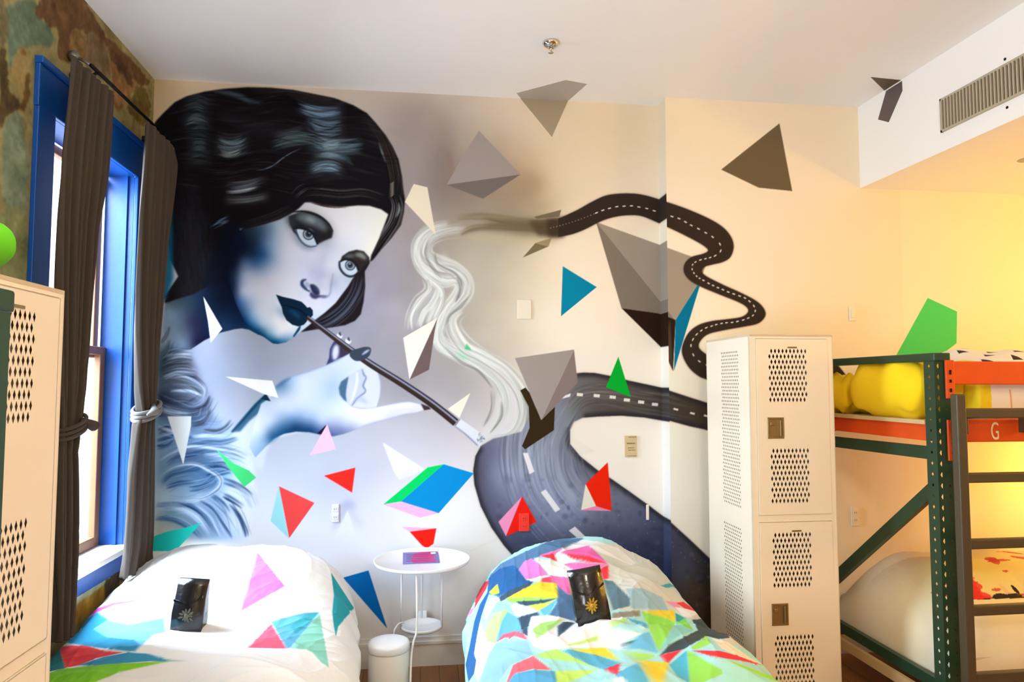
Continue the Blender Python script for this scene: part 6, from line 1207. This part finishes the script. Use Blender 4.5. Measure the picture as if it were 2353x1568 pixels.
# painted shards off the mural's main wall
def flat(name, pts3, d, col, label, parent): o = MB().prism(pts3, d).build(name, mat(name+'_paint', col, .6), parent); o['label'] = label; return o
flat('painted_shard', [Vector((p.x, min(p.y, WB-.001), ZC)) for p in (atZ(x, y, ZC) for x, y in ((1187, 214), (1300, 184), (1349, 193), (1305, 232), (1197, 227)))], (0, 0, -.001), (176, 169, 160), 'grey-beige facet running onto the ceiling', mural)
flat('painted_shard', [Vector((p.x, WB, ZC if i < 2 else p.z)) for i, p in enumerate(atY(x, y, WB) for x, y in ((1196, 221.5), (1305, 228), (1268, 315)))], (0, -.001, 0), (156, 143, 120), 'brown-beige triangle hanging from the ceiling line', mural)
c5 = crop(1780, 100, 3.92)
flat('painted_shard', [atZ(x, y, ZC) for x, y in c5((865, 302), (1145, 330), (1148, 341), (1005, 440))], (0, 0, -.001), (92, 78, 58), 'dark shard corner on the ceiling by the soffit', mural)
flat('painted_shard', [atX(x, y, XS) for x, y in c5((1005, 428), (1148, 338), (1152, 425), (1028, 710), (932, 685))], (-.001, 0, 0), (92, 80, 78), 'dark grey shard on the soffit face', mural)
q1 = crop(1900, 660, 3.41)
flat('painted_shard', [atY(x, y, WR) for x, y in q1((790, 85), (1020, 192), (1016, 440), (860, 560), (480, 650))], (0, -.001, 0), (36, 200, 104), 'bright green shard on the yellow-lit alcove wall', mural)
# ------------------------------------------------------------ camera, light, view
cam = bpy.data.cameras.new('camera'); co = bpy.data.objects.new('camera', cam); SC.objects.link(co)
cam.sensor_fit = 'HORIZONTAL'; cam.sensor_width = 36; cam.lens = 36*F_PX/2353; cam.clip_start = .05
co.matrix_world = Matrix((tuple(RT)+(0,), tuple(UP)+(0,), tuple(-FW)+(0,), (0, 0, 0, 1))).transposed(); co.location = (0, 0, CZ)
bpy.context.scene.camera = co
def area(name, loc, target, sx, sy, col, power, spread=180):
    l = bpy.data.lights.new(name, 'AREA'); l.shape = 'RECTANGLE'; l.size = sx; l.size_y = sy; l.color = col; l.energy = power; l.spread = math.radians(spread)
    o = bpy.data.objects.new(name, l); SC.objects.link(o); o.location = loc; d = Vector(target)-Vector(loc); o.rotation_euler = d.to_track_quat('-Z', 'Y').to_euler(); return o
area('daylight', (XL-1.5, 3.3, 2.5), (XL+.6, 3.55, 1.2), 2.4, 2.6, (.66, .82, 1.0), 1000)
area('cool_ceiling_fill', (-1.5, .1, 1.2), (-.2, 3.0, 3.5), 1.2, 1.4, (.76, .88, 1.0), 118, 130)  # added cool fill aimed up to brighten the ceiling; no window here
def point(name, loc, r, col, power):
    l = bpy.data.lights.new(name, 'POINT'); l.shadow_soft_size = r; l.color = col; l.energy = power
    o = bpy.data.objects.new(name, l); SC.objects.link(o); o.location = loc; return o
point('unseen_warm_lamp', (.8, -.3, 2.6), .25, (1.0, .875, .655), 122)  # unseen warm lamp behind the camera, hung low to brighten ceiling and walls
point('alcove_lamp', (4.9, 2.5, 2.0), .12, (1.0, .54, .05), 95)
point('lower_bunk_fill', (4.1, 3.7, 1.15), .05, (1.0, .58, .12), 18)  # added warm fill to brighten the wall under the upper deck; no fixture
W = bpy.data.worlds.new('sky'); bpy.context.scene.world = W; W.use_nodes = True
W.node_tree.nodes['Background'].inputs[0].default_value = (.82, .91, 1.0, 1); W.node_tree.nodes['Background'].inputs[1].default_value = 3.0
v = bpy.context.scene.view_settings; v.view_transform = 'Standard'; v.look = 'None'; v.gamma = 1; v.use_curve_mapping = False; v.exposure = 0.0
